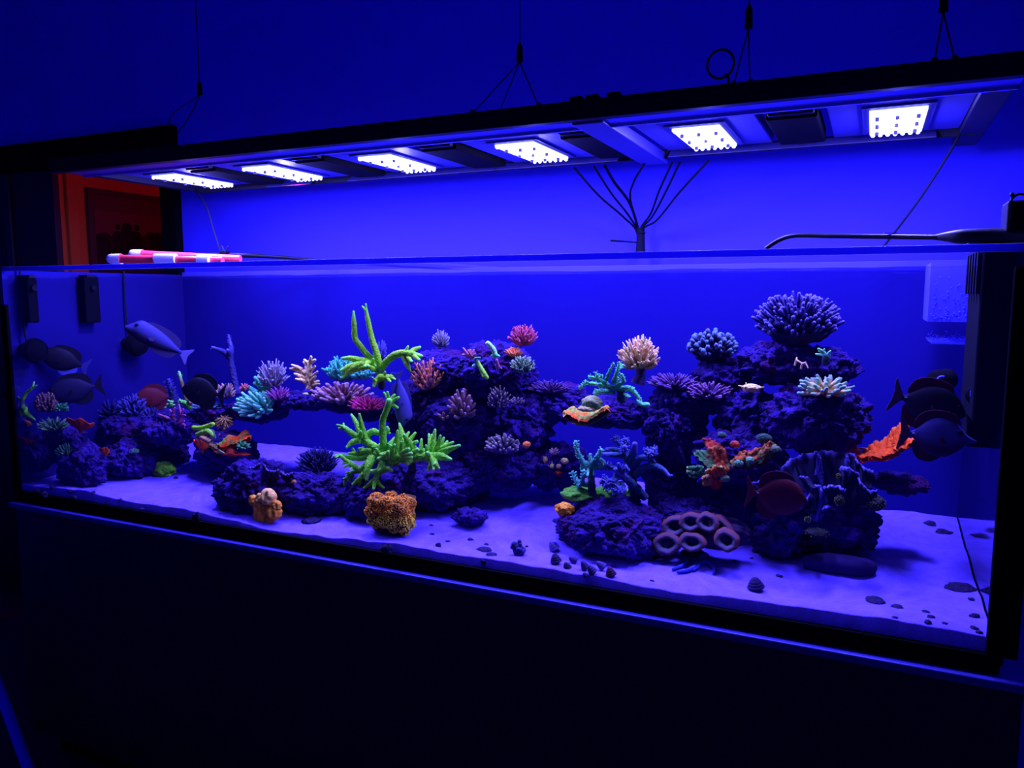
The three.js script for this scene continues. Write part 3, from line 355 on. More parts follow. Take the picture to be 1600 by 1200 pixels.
strokes('slender dark blue forked coral rising at the left of the rock bridge', [330, 520, 8], -0.42, [
  S([340, 760, 300, 620, 265, 450, 245, 320, 250, 200, 218, 30], [36, 34, 34, 30, 24, 10], { d: [0, 0], k: 40, kl: 30, kr: 5, from: 0.55 }), S([235, 310, 150, 235, 10, 180], [34, 30, 13], { d: [0, 0.03], k: 8, kl: 26, kr: 6 }), S([240, 290, 205, 215], [24, 18], { d: [0, 0.02] }),
], L(0.035, 0.028, 0.26), L(0.10, 0.09, 0.62), { foot: [340, 760], seg: 28, cups: 7, step: 0.22, wobble: 0.2 });
strokes('teal plate-like coral between violet spiky ball and teal fingers', [330, 520, 8], -0.34, [
  S([720, 770, 650, 660, 555, 560], [56, 44, 22]), S([680, 720, 600, 650, 540, 632], [44, 36, 18]), S([640, 660, 630, 600, 590, 540], [34, 18]), S([600, 790, 520, 720, 470, 680], [50, 40, 20]), S([700, 760, 735, 690, 700, 650], [40, 20]),
], L(0.08, 0.42, 0.42), L(0.12, 0.62, 0.55), { foot: [680, 790], seg: 28, cups: 7, bump: 0.25, step: 0.22, wobble: 0.4 });
strokes('teal branching coral with stubby side shoots on the rock arm', [870, 520, 8], -0.25, [
  S([800, 710, 640, 675, 480, 640, 350, 640, 280, 690], [34, 30, 26, 22, 13], { k: 39, kl: 30, kr: 7 }), S([680, 680, 540, 590, 400, 545], [32, 26, 15], { k: 28, kl: 30, kr: 7 }), S([545, 600, 480, 500], [24, 14], { k: 10, kl: 30, kr: 7 }), S([560, 590, 555, 530], [18, 12], { k: 7, kl: 30, kr: 7 }), S([610, 610, 660, 480, 712, 385], [26, 22, 12], { k: 25, kl: 22, kr: 7, from: 0.1 }), S([700, 620, 750, 500, 780, 368], [28, 24, 14], { k: 25, kl: 30, kr: 7, from: 0.1 }), S([745, 480, 825, 400], [22, 14], { k: 10, kl: 30, kr: 7 }), S([660, 725, 480, 725], [28, 17], { k: 25, kl: 30, kr: 7 }), S([720, 745, 520, 750, 470, 760], [26, 15], { k: 25, kl: 30, kr: 7 }), S([430, 640, 345, 610], [20, 12], { k: 9, kl: 30, kr: 7 }), S([760, 660, 830, 600, 805, 520], [34, 26, 15], { k: 28, kl: 30, kr: 7 }), S([720, 640, 760, 560], [26, 15], { k: 18, kl: 30, kr: 7 }),
  S([790, 700, 900, 690, 1000, 780, 1050, 850], [38, 34, 26, 17], { k: 36, kl: 30, kr: 7 }), S([860, 720, 960, 700], [26, 15], { k: 14, kl: 30, kr: 7 }), S([840, 760, 900, 800], [24, 14], { k: 14, kl: 30, kr: 7 }), S([1000, 850, 1070, 895, 1135, 900], [22, 34, 34], { d: [0.02, 0.03] }), S([790, 690, 810, 830], [50, 60], { d: [0, -0.02], n: 'coral_base', c: L(0.02, 0.04, 0.1), e: L(0.02, 0.03, 0.1) }),
], TEAL, TEAL_TIP, { foot: [805, 780], seg: 28, cups: 7, step: 0.22, deep: 0.05, tip: 0.3, thick: 0.85, wobble: 0.3 });
const FT = [830, 670, 6.667];
strokes('teal tree-shaped coral on a dark trunk above the green mat', FT, -0.18, [
  S([645, 760, 632, 600, 618, 400], [42, 36, 28], { d: [0, 0], n: 'trunk', c: L(0.01, 0.03, 0.06), e: L(0.05, 0.2, 0.2) }), S([612, 430, 540, 345, 485, 250, 465, 135], [30, 28, 24, 15], { k: 34, kl: 30, kr: 10 }), S([615, 400, 680, 310, 732, 218], [34, 28, 15], { k: 26, kl: 30, kr: 10 }), S([612, 400, 550, 360, 530, 430], [32, 28, 20], { k: 10 }), S([630, 390, 715, 395, 748, 350, 715, 320], [30, 26, 18], { k: 10 }), S([618, 380, 615, 268], [24, 15], { k: 4 }), S([640, 570, 540, 575, 470, 540, 430, 450], [30, 28, 24, 13], { k: 26, kl: 32, kr: 11, e: L(0.15, 0.6, 0.8) }), S([530, 580, 550, 440], [24, 15], { k: 18, kl: 30, kr: 11, e: L(0.15, 0.6, 0.8) }), S([480, 560, 500, 600], [24, 18], { k: 10, kl: 28, kr: 11, e: L(0.15, 0.6, 0.8) }), S([600, 400, 585, 490], [16, 10]), S([650, 390, 648, 480], [15, 9]),
], L(0.06, 0.28, 0.30), L(0.16, 0.62, 0.58), { foot: [645, 760], seg: 28, cups: 7, step: 0.22, deep: 0.05, tip: 0.25, wobble: 0.25 });
const BL = L(0.035, 0.09, 0.28), BT = L(0.12, 0.12, 0.85);
strokes('large blue tree coral with drooping arms beside the teal tree coral', FT, -0.22, [
  S([1095, 770, 1065, 650, 1050, 480, 1035, 360], [50, 44, 40, 36], { d: [0, 0], n: 'trunk', c: L(0.01, 0.02, 0.09), e: L(0.03, 0.07, 0.22) }), S([1190, 720, 1090, 610, 970, 500, 880, 430], [40, 42, 38, 28], { d: [0, 0.05] }), S([1090, 480, 1160, 410, 1280, 388, 1380, 430, 1440, 488, 1472, 486], [36, 36, 34, 28, 18, 8], { d: [0, 0.04] }), S([1070, 380, 1140, 310, 1220, 300, 1240, 240], [36, 32, 30, 26], { d: [0, 0.02], k: 40, kl: 70, kr: 9, from: 0.72 }), S([1240, 260, 1280, 215], [26, 20], { k: 26, kl: 50, kr: 9, from: 0.1 }), S([1000, 340, 1060, 265, 1080, 160], [36, 32, 26], { d: [0, 0.02] }), S([1000, 320, 950, 190, 870, 90], [34, 28, 20], { d: [0, -0.02], k: 26, kl: 46, kr: 9, from: 0.6 }), S([960, 210, 990, 110], [22, 18], { k: 24, kl: 44, kr: 9 }), S([960, 270, 975, 190], [28, 24], { d: [0, 0.04], k: 30, kl: 46, kr: 9 }), S([960, 280, 860, 270, 770, 268], [30, 26, 22], { d: [0.01, 0.04] }), S([960, 250, 870, 218, 785, 218], [28, 25, 22], { d: [0, 0] }), S([1040, 380, 980, 300], [38, 32]),
  S([940, 460, 910, 365], [28, 15], { d: [0.04, 0.06] }), S([920, 440, 820, 395, 730, 385], [28, 24, 18], { d: [0.03, 0.03], k: 34, kl: 44, kr: 10 }), S([930, 450, 990, 400], [26, 20], { d: [0.04, 0.04], k: 18, kl: 40, kr: 10 }), S([900, 470, 850, 560, 780, 590], [38, 32, 26], { d: [0.04, 0.07], k: 60, kl: 58, kr: 11, from: 0.3 }), S([820, 570, 745, 530], [26, 20], { d: [0.06, 0.06], k: 26, kl: 46, kr: 11 }), S([880, 560, 900, 660], [34, 24], { d: [0.05, 0.07], k: 36, kl: 52, kr: 10 }), S([930, 560, 960, 640], [36, 30], { d: [0.04, 0.05] }),
], BL, BT, { foot: [1095, 770], seg: 36, cups: 9, step: 0.2, deep: 0.04, tip: 0.5, bump: 0.2, wobble: 0.15 });
strokes('bright green twig coral bent like antlers at the far left end', [0, 570, 8], -0.02, [
  S([280, 440, 330, 350, 400, 290, 425, 215], [20, 20, 16, 8]), S([395, 295, 460, 255], [14, 7]), S([250, 440, 150, 280, 40, 120, 5, 60], [9, 9, 7, 5], { e: L(0.1, 0.2, 0.15), c: L(0.05, 0.14, 0.1) }), S([140, 260, 165, 190, 205, 135], [16, 14, 8]), S([150, 330, 90, 340, 50, 345], [18, 26, 24]), S([60, 340, 65, 420], [24, 20]), S([300, 520, 260, 560, 270, 620], [40, 34, 22]), S([300, 540, 340, 610, 440, 690], [34, 24, 8]), S([330, 600, 300, 660], [20, 9]), S([270, 430, 290, 540], [20, 30], { c: L(0.02, 0.04, 0.03), e: L(0.05, 0.15, 0.05) }),
], L(0.20, 0.75, 0.05), L(0.25, 0.9, 0.25), { foot: [290, 540], seg: 12, cups: 7 });
strokes('short lime green stick coral on the upper central mound', [640, 500, 7.273], -0.24, [S([770, 470, 820, 560, 880, 655], [20, 24, 22]), S([745, 520, 725, 525], [24, 18], { c: L(0.1, 0.6, 0.5), e: L(0.2, 0.8, 0.6) }), S([770, 500, 745, 440, 800, 430], [16, 14, 10], { c: L(0.1, 0.35, 0.4), e: L(0.1, 0.4, 0.6) }), S([770, 470, 830, 640], [14, 10], { d: [-0.01, -0.015] })], L(0.35, 0.9, 0.1), L(0.4, 0.95, 0.1), { foot: [770, 470], seg: 12, cups: 7 });
strokes('pale mint stick coral leaning on top of the central mound', [640, 500, 7.273], -0.26, [S([970, 400, 950, 330, 890, 262], [30, 26, 24]), S([980, 400, 935, 405], [36, 14], { c: L(0.08, 0.7, 0.6), e: L(0.1, 0.8, 0.7) }), S([975, 400, 1015, 412], [30, 14], { c: L(0.08, 0.7, 0.6), e: L(0.1, 0.8, 0.7) }), S([900, 275, 870, 265], [18, 11])], L(0.35, 0.8, 0.5), L(0.5, 0.95, 0.6), { foot: [975, 410], seg: 12, cups: 7 });
strokes('pink twig frag above the lime green stick', [640, 500, 7.273], -0.26, [S([710, 450, 660, 390, 610, 318], [18, 16, 8]), S([670, 410, 605, 395], [18, 10], { e: L(1, 0.6, 0.5) }), S([690, 420, 690, 340], [18, 10]), S([700, 420, 730, 340], [18, 9]), S([705, 420, 665, 345], [16, 8]), S([720, 430, 745, 380], [14, 8])], L(0.55, 0.16, 0.40), L(0.85, 0.3, 0.55), { foot: [715, 455], seg: 10, cups: 6 });
strokes('short purple stick coral below the mint stick', [640, 500, 7.273], -0.24, [S([1010, 560, 1000, 500, 990, 455], [24, 20, 14]), S([1000, 520, 1045, 550], [14, 7]), S([1000, 500, 975, 520], [12, 7])], L(0.28, 0.08, 0.28), L(0.45, 0.15, 0.45), { foot: [1010, 560], seg: 10, cups: 6 });
strokes('pale pink forked twig on the rock under the blue dome', [1170, 450, 8], -0.26, [S([650, 1010, 670, 950, 710, 930], [12, 11, 9]), S([670, 945, 600, 900, 600, 868], [11, 11, 8]), S([590, 900, 575, 965], [11, 9]), S([705, 930, 740, 1000], [10, 6])], L(0.9, 0.55, 0.5), L(1, 0.7, 0.6), { foot: [650, 1010], seg: 10, cups: 6 });
strokes('small turquoise frag right below the blue dome coral', [1170, 450, 8], -0.27, [S([960, 860, 930, 800, 870, 760], [30, 22, 12]), S([940, 840, 840, 825], [18, 10]), S([960, 850, 990, 820, 1022, 785], [22, 16, 8]), S([930, 800, 945, 765], [16, 10]), S([900, 790, 880, 790], [16, 12]), S([1000, 830, 1015, 860], [16, 8]), S([960, 930, 960, 850], [50, 34], { n: 'coral_base', c: L(0.02, 0.03, 0.1), e: L(0.04, 0.1, 0.15) })], L(0.15, 0.65, 0.45), L(0.35, 1, 0.7), { foot: [960, 930], seg: 10, cups: 6 });
const FL = [180, 580, 6.667];
strokes('thin green and brown twig standing left of the black round fish', FL, -0.30, [S([735, 300, 715, 200, 690, 110, 665, 10], [16, 18, 18, 13], { c: L(0.18, 0.12, 0.06), e: L(0.3, 0.9, 0.4) }), S([690, 40, 650, 30], [12, 8]), S([725, 210, 718, 170], [22, 14], { c: L(0.2, 0.7, 0.05), e: L(0.3, 0.9, 0.1) }), S([680, 60, 660, 65], [12, 9])], L(0.3, 0.9, 0.3), L(0.4, 1, 0.5), { foot: [735, 300], seg: 10, cups: 6 });
strokes('small neon green frag left of the dark blue stick', FL, -0.27, [S([520, 430, 560, 370, 580, 315], [16, 18, 12], { k: 16, kl: 28, kr: 10 }), S([560, 360, 600, 350], [14, 11], { k: 6, kl: 20, kr: 9 }), S([530, 420, 520, 380], [12, 9])], L(0.15, 0.8, 0.12), L(0.35, 1, 0.4), { foot: [525, 440], seg: 9, cups: 6 });
strokes('small neon green frag below the green and brown twig', FL, -0.27, [S([790, 385, 740, 340, 670, 305], [26, 24, 12], { k: 12, kl: 22, kr: 9 }), S([750, 340, 765, 300], [16, 10]), S([770, 370, 700, 350], [20, 12])], L(0.12, 0.7, 0.10), L(0.3, 1, 0.3), { foot: [780, 390], seg: 9, cups: 6 });
strokes('dark blue knobby stick in the left coral group', FL, -0.32, [S([630, 380, 600, 250, 555, 95], [36, 34, 20], { k: 44, kl: 50, kr: 7, from: 0.05 })], L(0.02, 0.018, 0.16), L(0.06, 0.05, 0.5), { foot: [630, 380], seg: 10, cups: 6 });
strokes('pink branching coral in front of the dark blue stick', FL, -0.22, [S([620, 560, 560, 500, 455, 450], [20, 18, 9]), S([520, 490, 450, 495], [13, 7]), S([620, 560, 600, 450, 620, 380], [20, 17, 8]), S([615, 470, 570, 400], [14, 7]), S([630, 550, 680, 470, 665, 350], [20, 16, 8]), S([680, 460, 730, 460], [14, 7]), S([690, 470, 710, 395], [14, 7]), S([630, 560, 720, 520], [20, 9]), S([600, 570, 530, 600, 510, 660], [20, 16, 8]), S([540, 600, 475, 580], [14, 7]), S([620, 520, 590, 540], [20, 16], { e: L(0.9, 0.6, 0.7) }), S([640, 560, 720, 560, 725, 600], [18, 13, 6]), S([560, 600, 560, 640], [14, 8])], L(0.34, 0.07, 0.30), L(0.62, 0.16, 0.52), { foot: [620, 580], seg: 10, cups: 6 });
strokes('lime green tube sponge lying above the orange plate', FL, -0.20, [S([810, 590, 900, 590, 1015, 552], [22, 22, 20]), S([1000, 560, 1018, 552], [24, 20])], L(0.30, 0.75, 0.03), L(0.38, 0.8, 0.05), { foot: [810, 590], seg: 14, cups: 8, name: 'tube_coral' });
strokes('second lime green frag right under the tube sponge', FL, -0.19, [S([850, 660, 920, 640, 980, 630, 1010, 670], [20, 28, 30, 20], { k: 14, kl: 30, kr: 8 }), S([900, 650, 870, 665], [22, 16])], L(0.22, 0.6, 0.04), L(0.3, 0.7, 0.1), { foot: [930, 670], seg: 12, cups: 8 });
strokes('grey green twigs growing out left of the orange plate', FL, -0.18, [S([1000, 740, 900, 690], [34, 18], { c: L(0.35, 0.2, 0.12), e: L(0.6, 0.28, 0.12) }), S([960, 730, 850, 690], [12, 7]), S([1040, 700, 1025, 620], [10, 6]), S([1080, 830, 1130, 850], [14, 8]), S([1090, 820, 1060, 850], [12, 7])], L(0.10, 0.26, 0.14), L(0.2, 0.4, 0.22), { foot: [1000, 740], seg: 10, cups: 6 });

// ---------------------------------------------------------------- rounded and table-shaped coral colonies
const LAV = L(0.24, 0.20, 0.60), LAV_T = L(0.40, 0.36, 0.80);
cluster('round violet blue spiky coral ball on the rock bridge', 425, 584, -0.33, 25, 23, 62, 2.4, LAV, LAV_T, { parts: 1, twig: 1, low: -0.7, foot: 0.9 });
cluster('teal finger coral leaning left off the rock bridge', 398, 632, -0.29, 34, 22, 64, 3.5, L(0.06, 0.34, 0.40), L(0.22, 0.72, 0.72), { parts: 1, lean: 0.45, low: -0.8, foot: 0.3, taper: 0.7 });
cluster('purple spiky coral below the violet blue spiky ball', 436, 616, -0.31, 21, 13, 34, 2.2, L(0.26, 0.05, 0.38), L(0.42, 0.10, 0.60), { parts: 1, low: -0.3, foot: 0.8 });
cluster('tan and blue bushy coral at the left end of the rock bridge', 352, 612, -0.33, 17, 14, 55, 1.9, L(0.12, 0.10, 0.42), L(0.70, 0.42, 0.34), { low: -0.5 });
cluster('small blue knobby coral strip beside the black round fish', 322, 634, -0.31, 26, 8, 40, 2.6, L(0.03, 0.04, 0.26), L(0.12, 0.26, 0.75), { low: -0.2 });
cluster('tiny pink frag left of the teal plates', 382, 605, -0.31, 8, 8, 10, 2.2, L(0.5, 0.12, 0.25), L(0.9, 0.3, 0.4));
cluster('mauve finger coral running along the right of the rock bridge', 534, 616, -0.29, 47, 19, 60, 3.5, L(0.22, 0.10, 0.26), L(0.46, 0.24, 0.46), { parts: 1, low: -0.2, foot: 0.8, taper: 0.75 });
cluster('flat magenta table coral under the mauve fingers', 574, 631, -0.26, 31, 13, 110, 2.0, L(0.36, 0.02, 0.20), L(0.62, 0.05, 0.36), { low: -0.5 });
cluster('turquoise bushy coral behind the tall green antler coral', 532, 580, -0.36, 24, 21, 40, 3.8, L(0.05, 0.34, 0.48), L(0.10, 0.60, 0.66), { parts: 1, twig: 2, low: -0.3 });
cluster('turquoise lobe behind the tall green antler coral, right part', 565, 584, -0.36, 18, 12, 24, 3.6, L(0.05, 0.34, 0.48), L(0.10, 0.55, 0.62), { twig: 2, low: -0.3 });
cluster('dim blue upright coral behind the tall green antlers', 596, 549, -0.5, 9, 17, 26, 2.4, L(0.04, 0.03, 0.34), L(0.10, 0.10, 0.62), { low: -0.6 });
cluster('salmon tipped branching coral at the left of the central mound', 668, 586, -0.29, 27, 27, 46, 2.5, L(0.34, 0.11, 0.28), L(1.0, 0.34, 0.20), { parts: 1, twig: 2, low: -0.5, foot: 0.9 });
cluster('small violet coral on a knob above the central mound', 689, 529, -0.35, 15, 14, 42, 2.1, L(0.20, 0.17, 0.46), L(0.36, 0.32, 0.62), { low: -0.6, foot: 1 });
cluster('crimson spiky coral on top of the central mound', 818, 525, -0.33, 25, 19, 56, 2.5, L(0.42, 0.06, 0.24), L(0.66, 0.14, 0.40), { parts: 1, twig: 1, low: -0.35, foot: 0.9 });
cluster('salmon bushy coral below the crimson coral', 803, 551, -0.31, 14, 9, 46, 2.2, L(0.80, 0.20, 0.14), L(1.0, 0.38, 0.22), { low: -0.1 });
cluster('dark green coral ball with pale tips under the crimson coral', 817, 571, -0.29, 21, 15, 80, 2.4, L(0.06, 0.14, 0.14), L(0.48, 0.66, 0.56), { low: -0.4, tip: 0.75 });
cluster('magenta star coral on the face of the central mound', 727, 583, -0.30, 11, 9, 30, 1.6, L(0.40, 0.04, 0.30), L(0.62, 0.08, 0.42));
cluster('purple finger coral hanging on the face of the central mound', 722, 634, -0.27, 21, 27, 34, 3.4, L(0.20, 0.09, 0.22), L(0.42, 0.22, 0.42), { parts: 1, low: -0.6, foot: 0.6, taper: 0.8 });
cluster('small purple finger frag left of the hanging finger coral', 695, 648, -0.27, 16, 9, 12, 3.6, L(0.20, 0.09, 0.22), L(0.40, 0.20, 0.40), { low: -0.4 });
cluster('speckled white coral on the right face of the central mound', 779, 622, -0.28, 19, 20, 60, 1.9, L(0.08, 0.06, 0.22), L(0.70, 0.55, 0.70), { low: -0.6, tip: 0.8 });
cluster('tiny white speckled frag right of the speckled coral', 808, 627, -0.28, 12, 7, 34, 1.5, L(0.10, 0.08, 0.3), L(0.70, 0.55, 0.72), { low: -0.3, tip: 0.8 });
cluster('grey violet knobby coral low on the central mound', 785, 696, -0.27, 28, 17, 76, 3.0, L(0.08, 0.07, 0.20), L(0.34, 0.30, 0.48), { parts: 1, low: -0.4, tip: 0.7, taper: 0.75 });
cluster('dull violet encrusting coral on the shelf rock', 858, 606, -0.38, 34, 12, 90, 2.4, L(0.07, 0.03, 0.20), L(0.12, 0.05, 0.34), { low: -0.1 });
cluster('cream spiky coral ball on a stalk right of centre', 998, 553, -0.33, 33, 29, 92, 2.9, L(0.48, 0.30, 0.22), L(0.95, 0.70, 0.52), { parts: 1, twig: 1, low: -0.55, foot: 0.8 });
strokes('dark stalk below the cream spiky coral ball', [870, 520, 8], -0.35, [S([1010, 640, 1040, 540, 1050, 440], [90, 70, 60], { n: 'stalk' }), S([1060, 640, 1060, 560], [40, 30], { n: 'stalk' })], L(0.03, 0.015, 0.12), L(0.05, 0.025, 0.12), { foot: [1010, 640], seg: 16, bump: 0.05, name: 'coral_stalk', wobble: 0.25 });
cluster('dark blue knobby coral with pale tips right of the cream ball', 1113, 540, -0.36, 36, 24, 80, 4.2, L(0.02, 0.015, 0.09), L(0.12, 0.20, 0.60), { parts: 1, low: -0.5, tip: 0.8, taper: 0.9, foot: 0.8, core: 0.7, root: 0.55 });
cluster('large blue dome coral topping the right rock', 1246, 496, -0.34, 63, 37, 300, 3.4, L(0.03, 0.02, 0.22), L(0.15, 0.12, 0.85), { low: -0.6, tip: 0.75, taper: 0.75, core: 0.76, root: 0.6, foot: 0.8 });
cluster('left violet table coral on the rock ledge', 1054, 598, -0.33, 44, 15, 90, 3.2, L(0.08, 0.03, 0.26), L(0.22, 0.10, 0.55), { low: -0.3, tip: 0.6 });
cluster('right violet honeycomb table coral on the rock ledge', 1108, 612, -0.31, 36, 16, 76, 3.4, L(0.10, 0.04, 0.30), L(0.36, 0.16, 0.66), { low: -0.4, tip: 0.7 });
cluster('pale blue finger coral with cream base on the shaded rock', 1289, 606, -0.26, 40, 20, 46, 4.2, L(0.75, 0.55, 0.40), L(0.32, 0.62, 0.78), { parts: 1, low: -0.5, foot: 0.4, tip: 0.35, taper: 0.6, root: 0.45 });
cluster('small teal frag under the pale blue finger coral', 1261, 622, -0.26, 6, 5, 10, 1.8, L(0.1, 0.5, 0.45), L(0.2, 0.7, 0.6));
cluster('dark blue bush coral left of the big green coral', 496, 722, -0.20, 34, 24, 150, 2.4, L(0.02, 0.018, 0.15), L(0.07, 0.06, 0.42), { low: -0.3, tip: 0.7 });
cluster('blue branching coral high in the left rock group', 206, 636, -0.30, 22, 20, 40, 3.0, L(0.03, 0.025, 0.30), L(0.10, 0.09, 0.70), { twig: 1, low: -0.5 });
cluster('dim blue branching coral left of the reddish fish', 168, 640, -0.30, 26, 16, 40, 2.4, L(0.02, 0.016, 0.16), L(0.06, 0.05, 0.5), { low: -0.4 });
cluster('blue fan coral between reddish fish and pink coral', 236, 650, -0.31, 16, 15, 40, 2.3, L(0.03, 0.025, 0.24), L(0.08, 0.07, 0.55), { low: -0.4 });
cluster('brownish purple cup coral at the left end', 71, 631, -0.055, 17, 17, 90, 2.0, L(0.08, 0.045, 0.09), L(0.20, 0.10, 0.17), { low: -0.5, taper: 0.9 });
cluster('small green spray coral right of the brownish cup coral', 97, 637, -0.055, 12, 8, 20, 1.9, L(0.04, 0.26, 0.16), L(0.10, 0.46, 0.28), { lean: -0.7, low: -0.6, foot: 0.2 });
cluster('grey green spiky coral under the brownish cup coral', 82, 664, -0.05, 27, 12, 50, 2.2, L(0.05, 0.14, 0.11), L(0.16, 0.32, 0.22), { low: -0.5 });
cluster('dim green bush coral low at the left end', 102, 704, -0.045, 16, 12, 46, 1.9, L(0.03, 0.14, 0.12), L(0.07, 0.22, 0.18), { low: -0.3 });
cluster('tan hanging fringe coral above the orange and green plate', 350, 661, -0.24, 15, 12, 46, 1.6, L(0.24, 0.14, 0.07), L(0.40, 0.22, 0.09), { low: -0.95, foot: -0.6 });
cluster('green spray under the right rim of the orange plate', 380, 697, -0.17, 12, 8, 22, 2.2, L(0.05, 0.28, 0.14), L(0.10, 0.42, 0.24), { lean: -0.6, low: -0.5, foot: 0.1 });
cluster('small grey green frag near the black overhang', 210, 705, -0.15, 7, 5, 20, 1.3, L(0.05, 0.16, 0.15), L(0.1, 0.28, 0.24));
cluster('small white cage-like frag on the sloping rock', 866, 706, -0.36, 9, 7, 22, 1.2, L(0.30, 0.18, 0.40), L(0.75, 0.55, 0.7), { low: -0.3 });
// small solid frags
function frag(label, px, py, z, w, h, c, o = {}) { const C = at(px, py, z), k = mpp(C), t = thing(o.name ?? 'coral_frag', label, 'coral', C), s = px * 3 + py; part('polyp_body', lump(w * k / 2, h * k / 2, (w + h) * k / 4, o.detail ?? 14, (d) => [1 + 0.35 * fbm(d.x * 1.6 + s, d.y * 1.6, d.z * 1.6, 3) + 0.07 * N3(d.x * 9 + s, d.y * 9, d.z * 9), mix3(c, o.c2 ?? c.map((x) => x * 0.6), smoothstep(N3(d.x * (o.spot ?? 5) + s, d.y * (o.spot ?? 5), d.z * (o.spot ?? 5)), 0.05, 0.35))]), M.coral, t); for (const [a, b, l] of o.horns ?? []) part('tentacle', tube([V(a * w * k * 0.3, b * h * k * 0.2, 0), V(a * w * k * 0.5, b * h * k * 0.35, 0.002), V(a * w * k * 0.5 * l, b * h * k * 0.5 * l, 0.002)], [0.16 * h * k, 0.12 * h * k, 0.07 * h * k], { seg: 8, c0: c, c1: c }), M.coral, t); return t; }
frag('cream horned frag on the ledge right of the honeycomb coral', 1174, 606, -0.25, 28, 13, L(1, 0.74, 0.34), { c2: L(0.4, 0.3, 0.5), horns: [[-1, 0.3, 1.35], [1, 0.25, 1.35], [-0.5, 1, 1.2]] });
frag('tan polyp standing left in the group of white frags', 852, 719, -0.355, 8, 10, L(0.5, 0.34, 0.16), { horns: [[-0.5, 1, 1.2], [0.5, 1, 1.2]] });
frag('cream clump below the tan polyp', 854, 728, -0.355, 9, 8, L(0.95, 0.85, 0.25), { c2: L(0.3, 0.5, 0.3) });
frag('cream frag with one upright horn among the white frags', 863, 728, -0.355, 8, 8, L(0.95, 0.8, 0.25), { horns: [[0, 1, 1.9]] });
frag('cream triangular frag right in the group of white frags', 882, 720, -0.355, 12, 9, L(1, 0.82, 0.28), { c2: L(0.8, 0.6, 0.4) });
frag('brown and cream button frag above the red polyp', 873, 729, -0.355, 9, 8, L(0.7, 0.5, 0.3), { c2: L(0.15, 0.1, 0.05) });
frag('small dark red polyp under the white frags', 873, 739, -0.355, 12, 9, L(0.5, 0.03, 0.02));
frag('small orange leaf-shaped frag right of the grey violet coral', 823, 695, -0.26, 12, 11, L(1, 0.24, 0.07));
frag('orange mushroom coral on the left end of the low front rock', 882, 795, -0.15, 31, 20, L(1, 0.44, 0.04), { c2: L(0.8, 0.20, 0.01), spot: 9, detail: 24 });
frag('small orange and yellow polyp pair on the dark rock', 461, 754, -0.10, 13, 10, L(0.7, 0.25, 0.05), { c2: L(0.28, 0.18, 0.02) });
frag('small pink polyp right of the neon green frags', 299, 629, -0.27, 8, 6, L(0.9, 0.22, 0.3));
frag('small pale frag beside the violet bridge coral', 478, 616, -0.3, 9, 5, L(0.5, 0.55, 0.5), { horns: [[-1, 0.6, 1.3]] });

// ---------------------------------------------------------------- plate corals
const OGREEN = L(0.16, 0.34, 0.06);
function sheets(label, px, py, z, list, o = {}) { const t = thing(o.name ?? 'plate_coral', label, 'coral', at(px, py, z)); for (const [top, bot, zt, zb, x] of list) sheet(t, 'leaf', top, bot, zt, zb, { rough: 0.006, amp: 0.01, n: 80, ...x }); return t; }
sheets('orange and green plate coral on the dark rock left of the bridge', 360, 692, -0.25, [
  [[334, 686, 343, 680, 352, 678, 360, 680, 367, 683, 374, 682, 384, 673, 394, 681], [338, 697, 346, 702, 356, 699, 366, 696, 374, 693, 381, 690, 387, 687, 391, 684], -0.30, -0.24, { c: L(1.0, 0.10, 0.004), alt: OGREEN, bias: -0.03, rim: L(1, 0.2, 0.02), th: 0.005, seed: 3 }],
  [[316, 682, 324, 684, 334, 690], [322, 694, 332, 700, 340, 704], -0.26, -0.23, { c: L(0.3, 0.2, 0.09), seed: 8 }],
]);
plate('small orange cup coral left of the orange and green plate', 316, 700, -0.22, 22, 20, { c: L(0.95, 0.12, 0.005), curl: 0.9, tz: 0.6, stem: 8 });
plate('dark red plate lip under the orange and green plate', 362, 710, -0.24, 60, 40, { c: L(0.55, 0.05, 0.005), curl: 0.1, tz: 0.2, stem: 4 });
plate('red plate coral right of the grey green spiky coral', 126, 668, -0.07, 40, 36, { c: L(0.5, 0.06, 0.005), curl: 0.4, tx: 0.1, tz: 0.45, stem: 8 });
plate('small orange leaf coral in the left end group', 43, 662, -0.02, 12, 12, { c: L(0.75, 0.20, 0.06), curl: 0.6, tz: 0.7, stem: 5 });
plate('dim red plate near the left end of the tank', 42, 692, -0.022, 24, 20, { c: L(0.45, 0.03, 0.005), curl: 0.5, tz: 0.5, stem: 6 });
plate('small red leaf coral on the lumpy left rock', 164, 708, -0.05, 17, 14, { c: L(0.85, 0.10, 0.005), curl: 0.6, tx: 0.35, tz: 0.6, stem: 4 });
sheets('pale orange and green plate hanging below the teal branching coral', 917, 650, -0.25, [
  [[881, 644, 890, 640, 897, 637, 906, 641, 920, 645, 932, 644, 942, 638, 951, 637], [883, 649, 893, 656, 905, 661, 914, 662, 922, 660, 930, 655, 940, 649, 951, 642], -0.29, -0.22, { c: L(0.34, 0.42, 0.07), alt: L(1, 0.13, 0.005), bias: -0.03, rim: L(0.42, 0.42, 0.10), th: 0.006, seed: 12 }],
]);
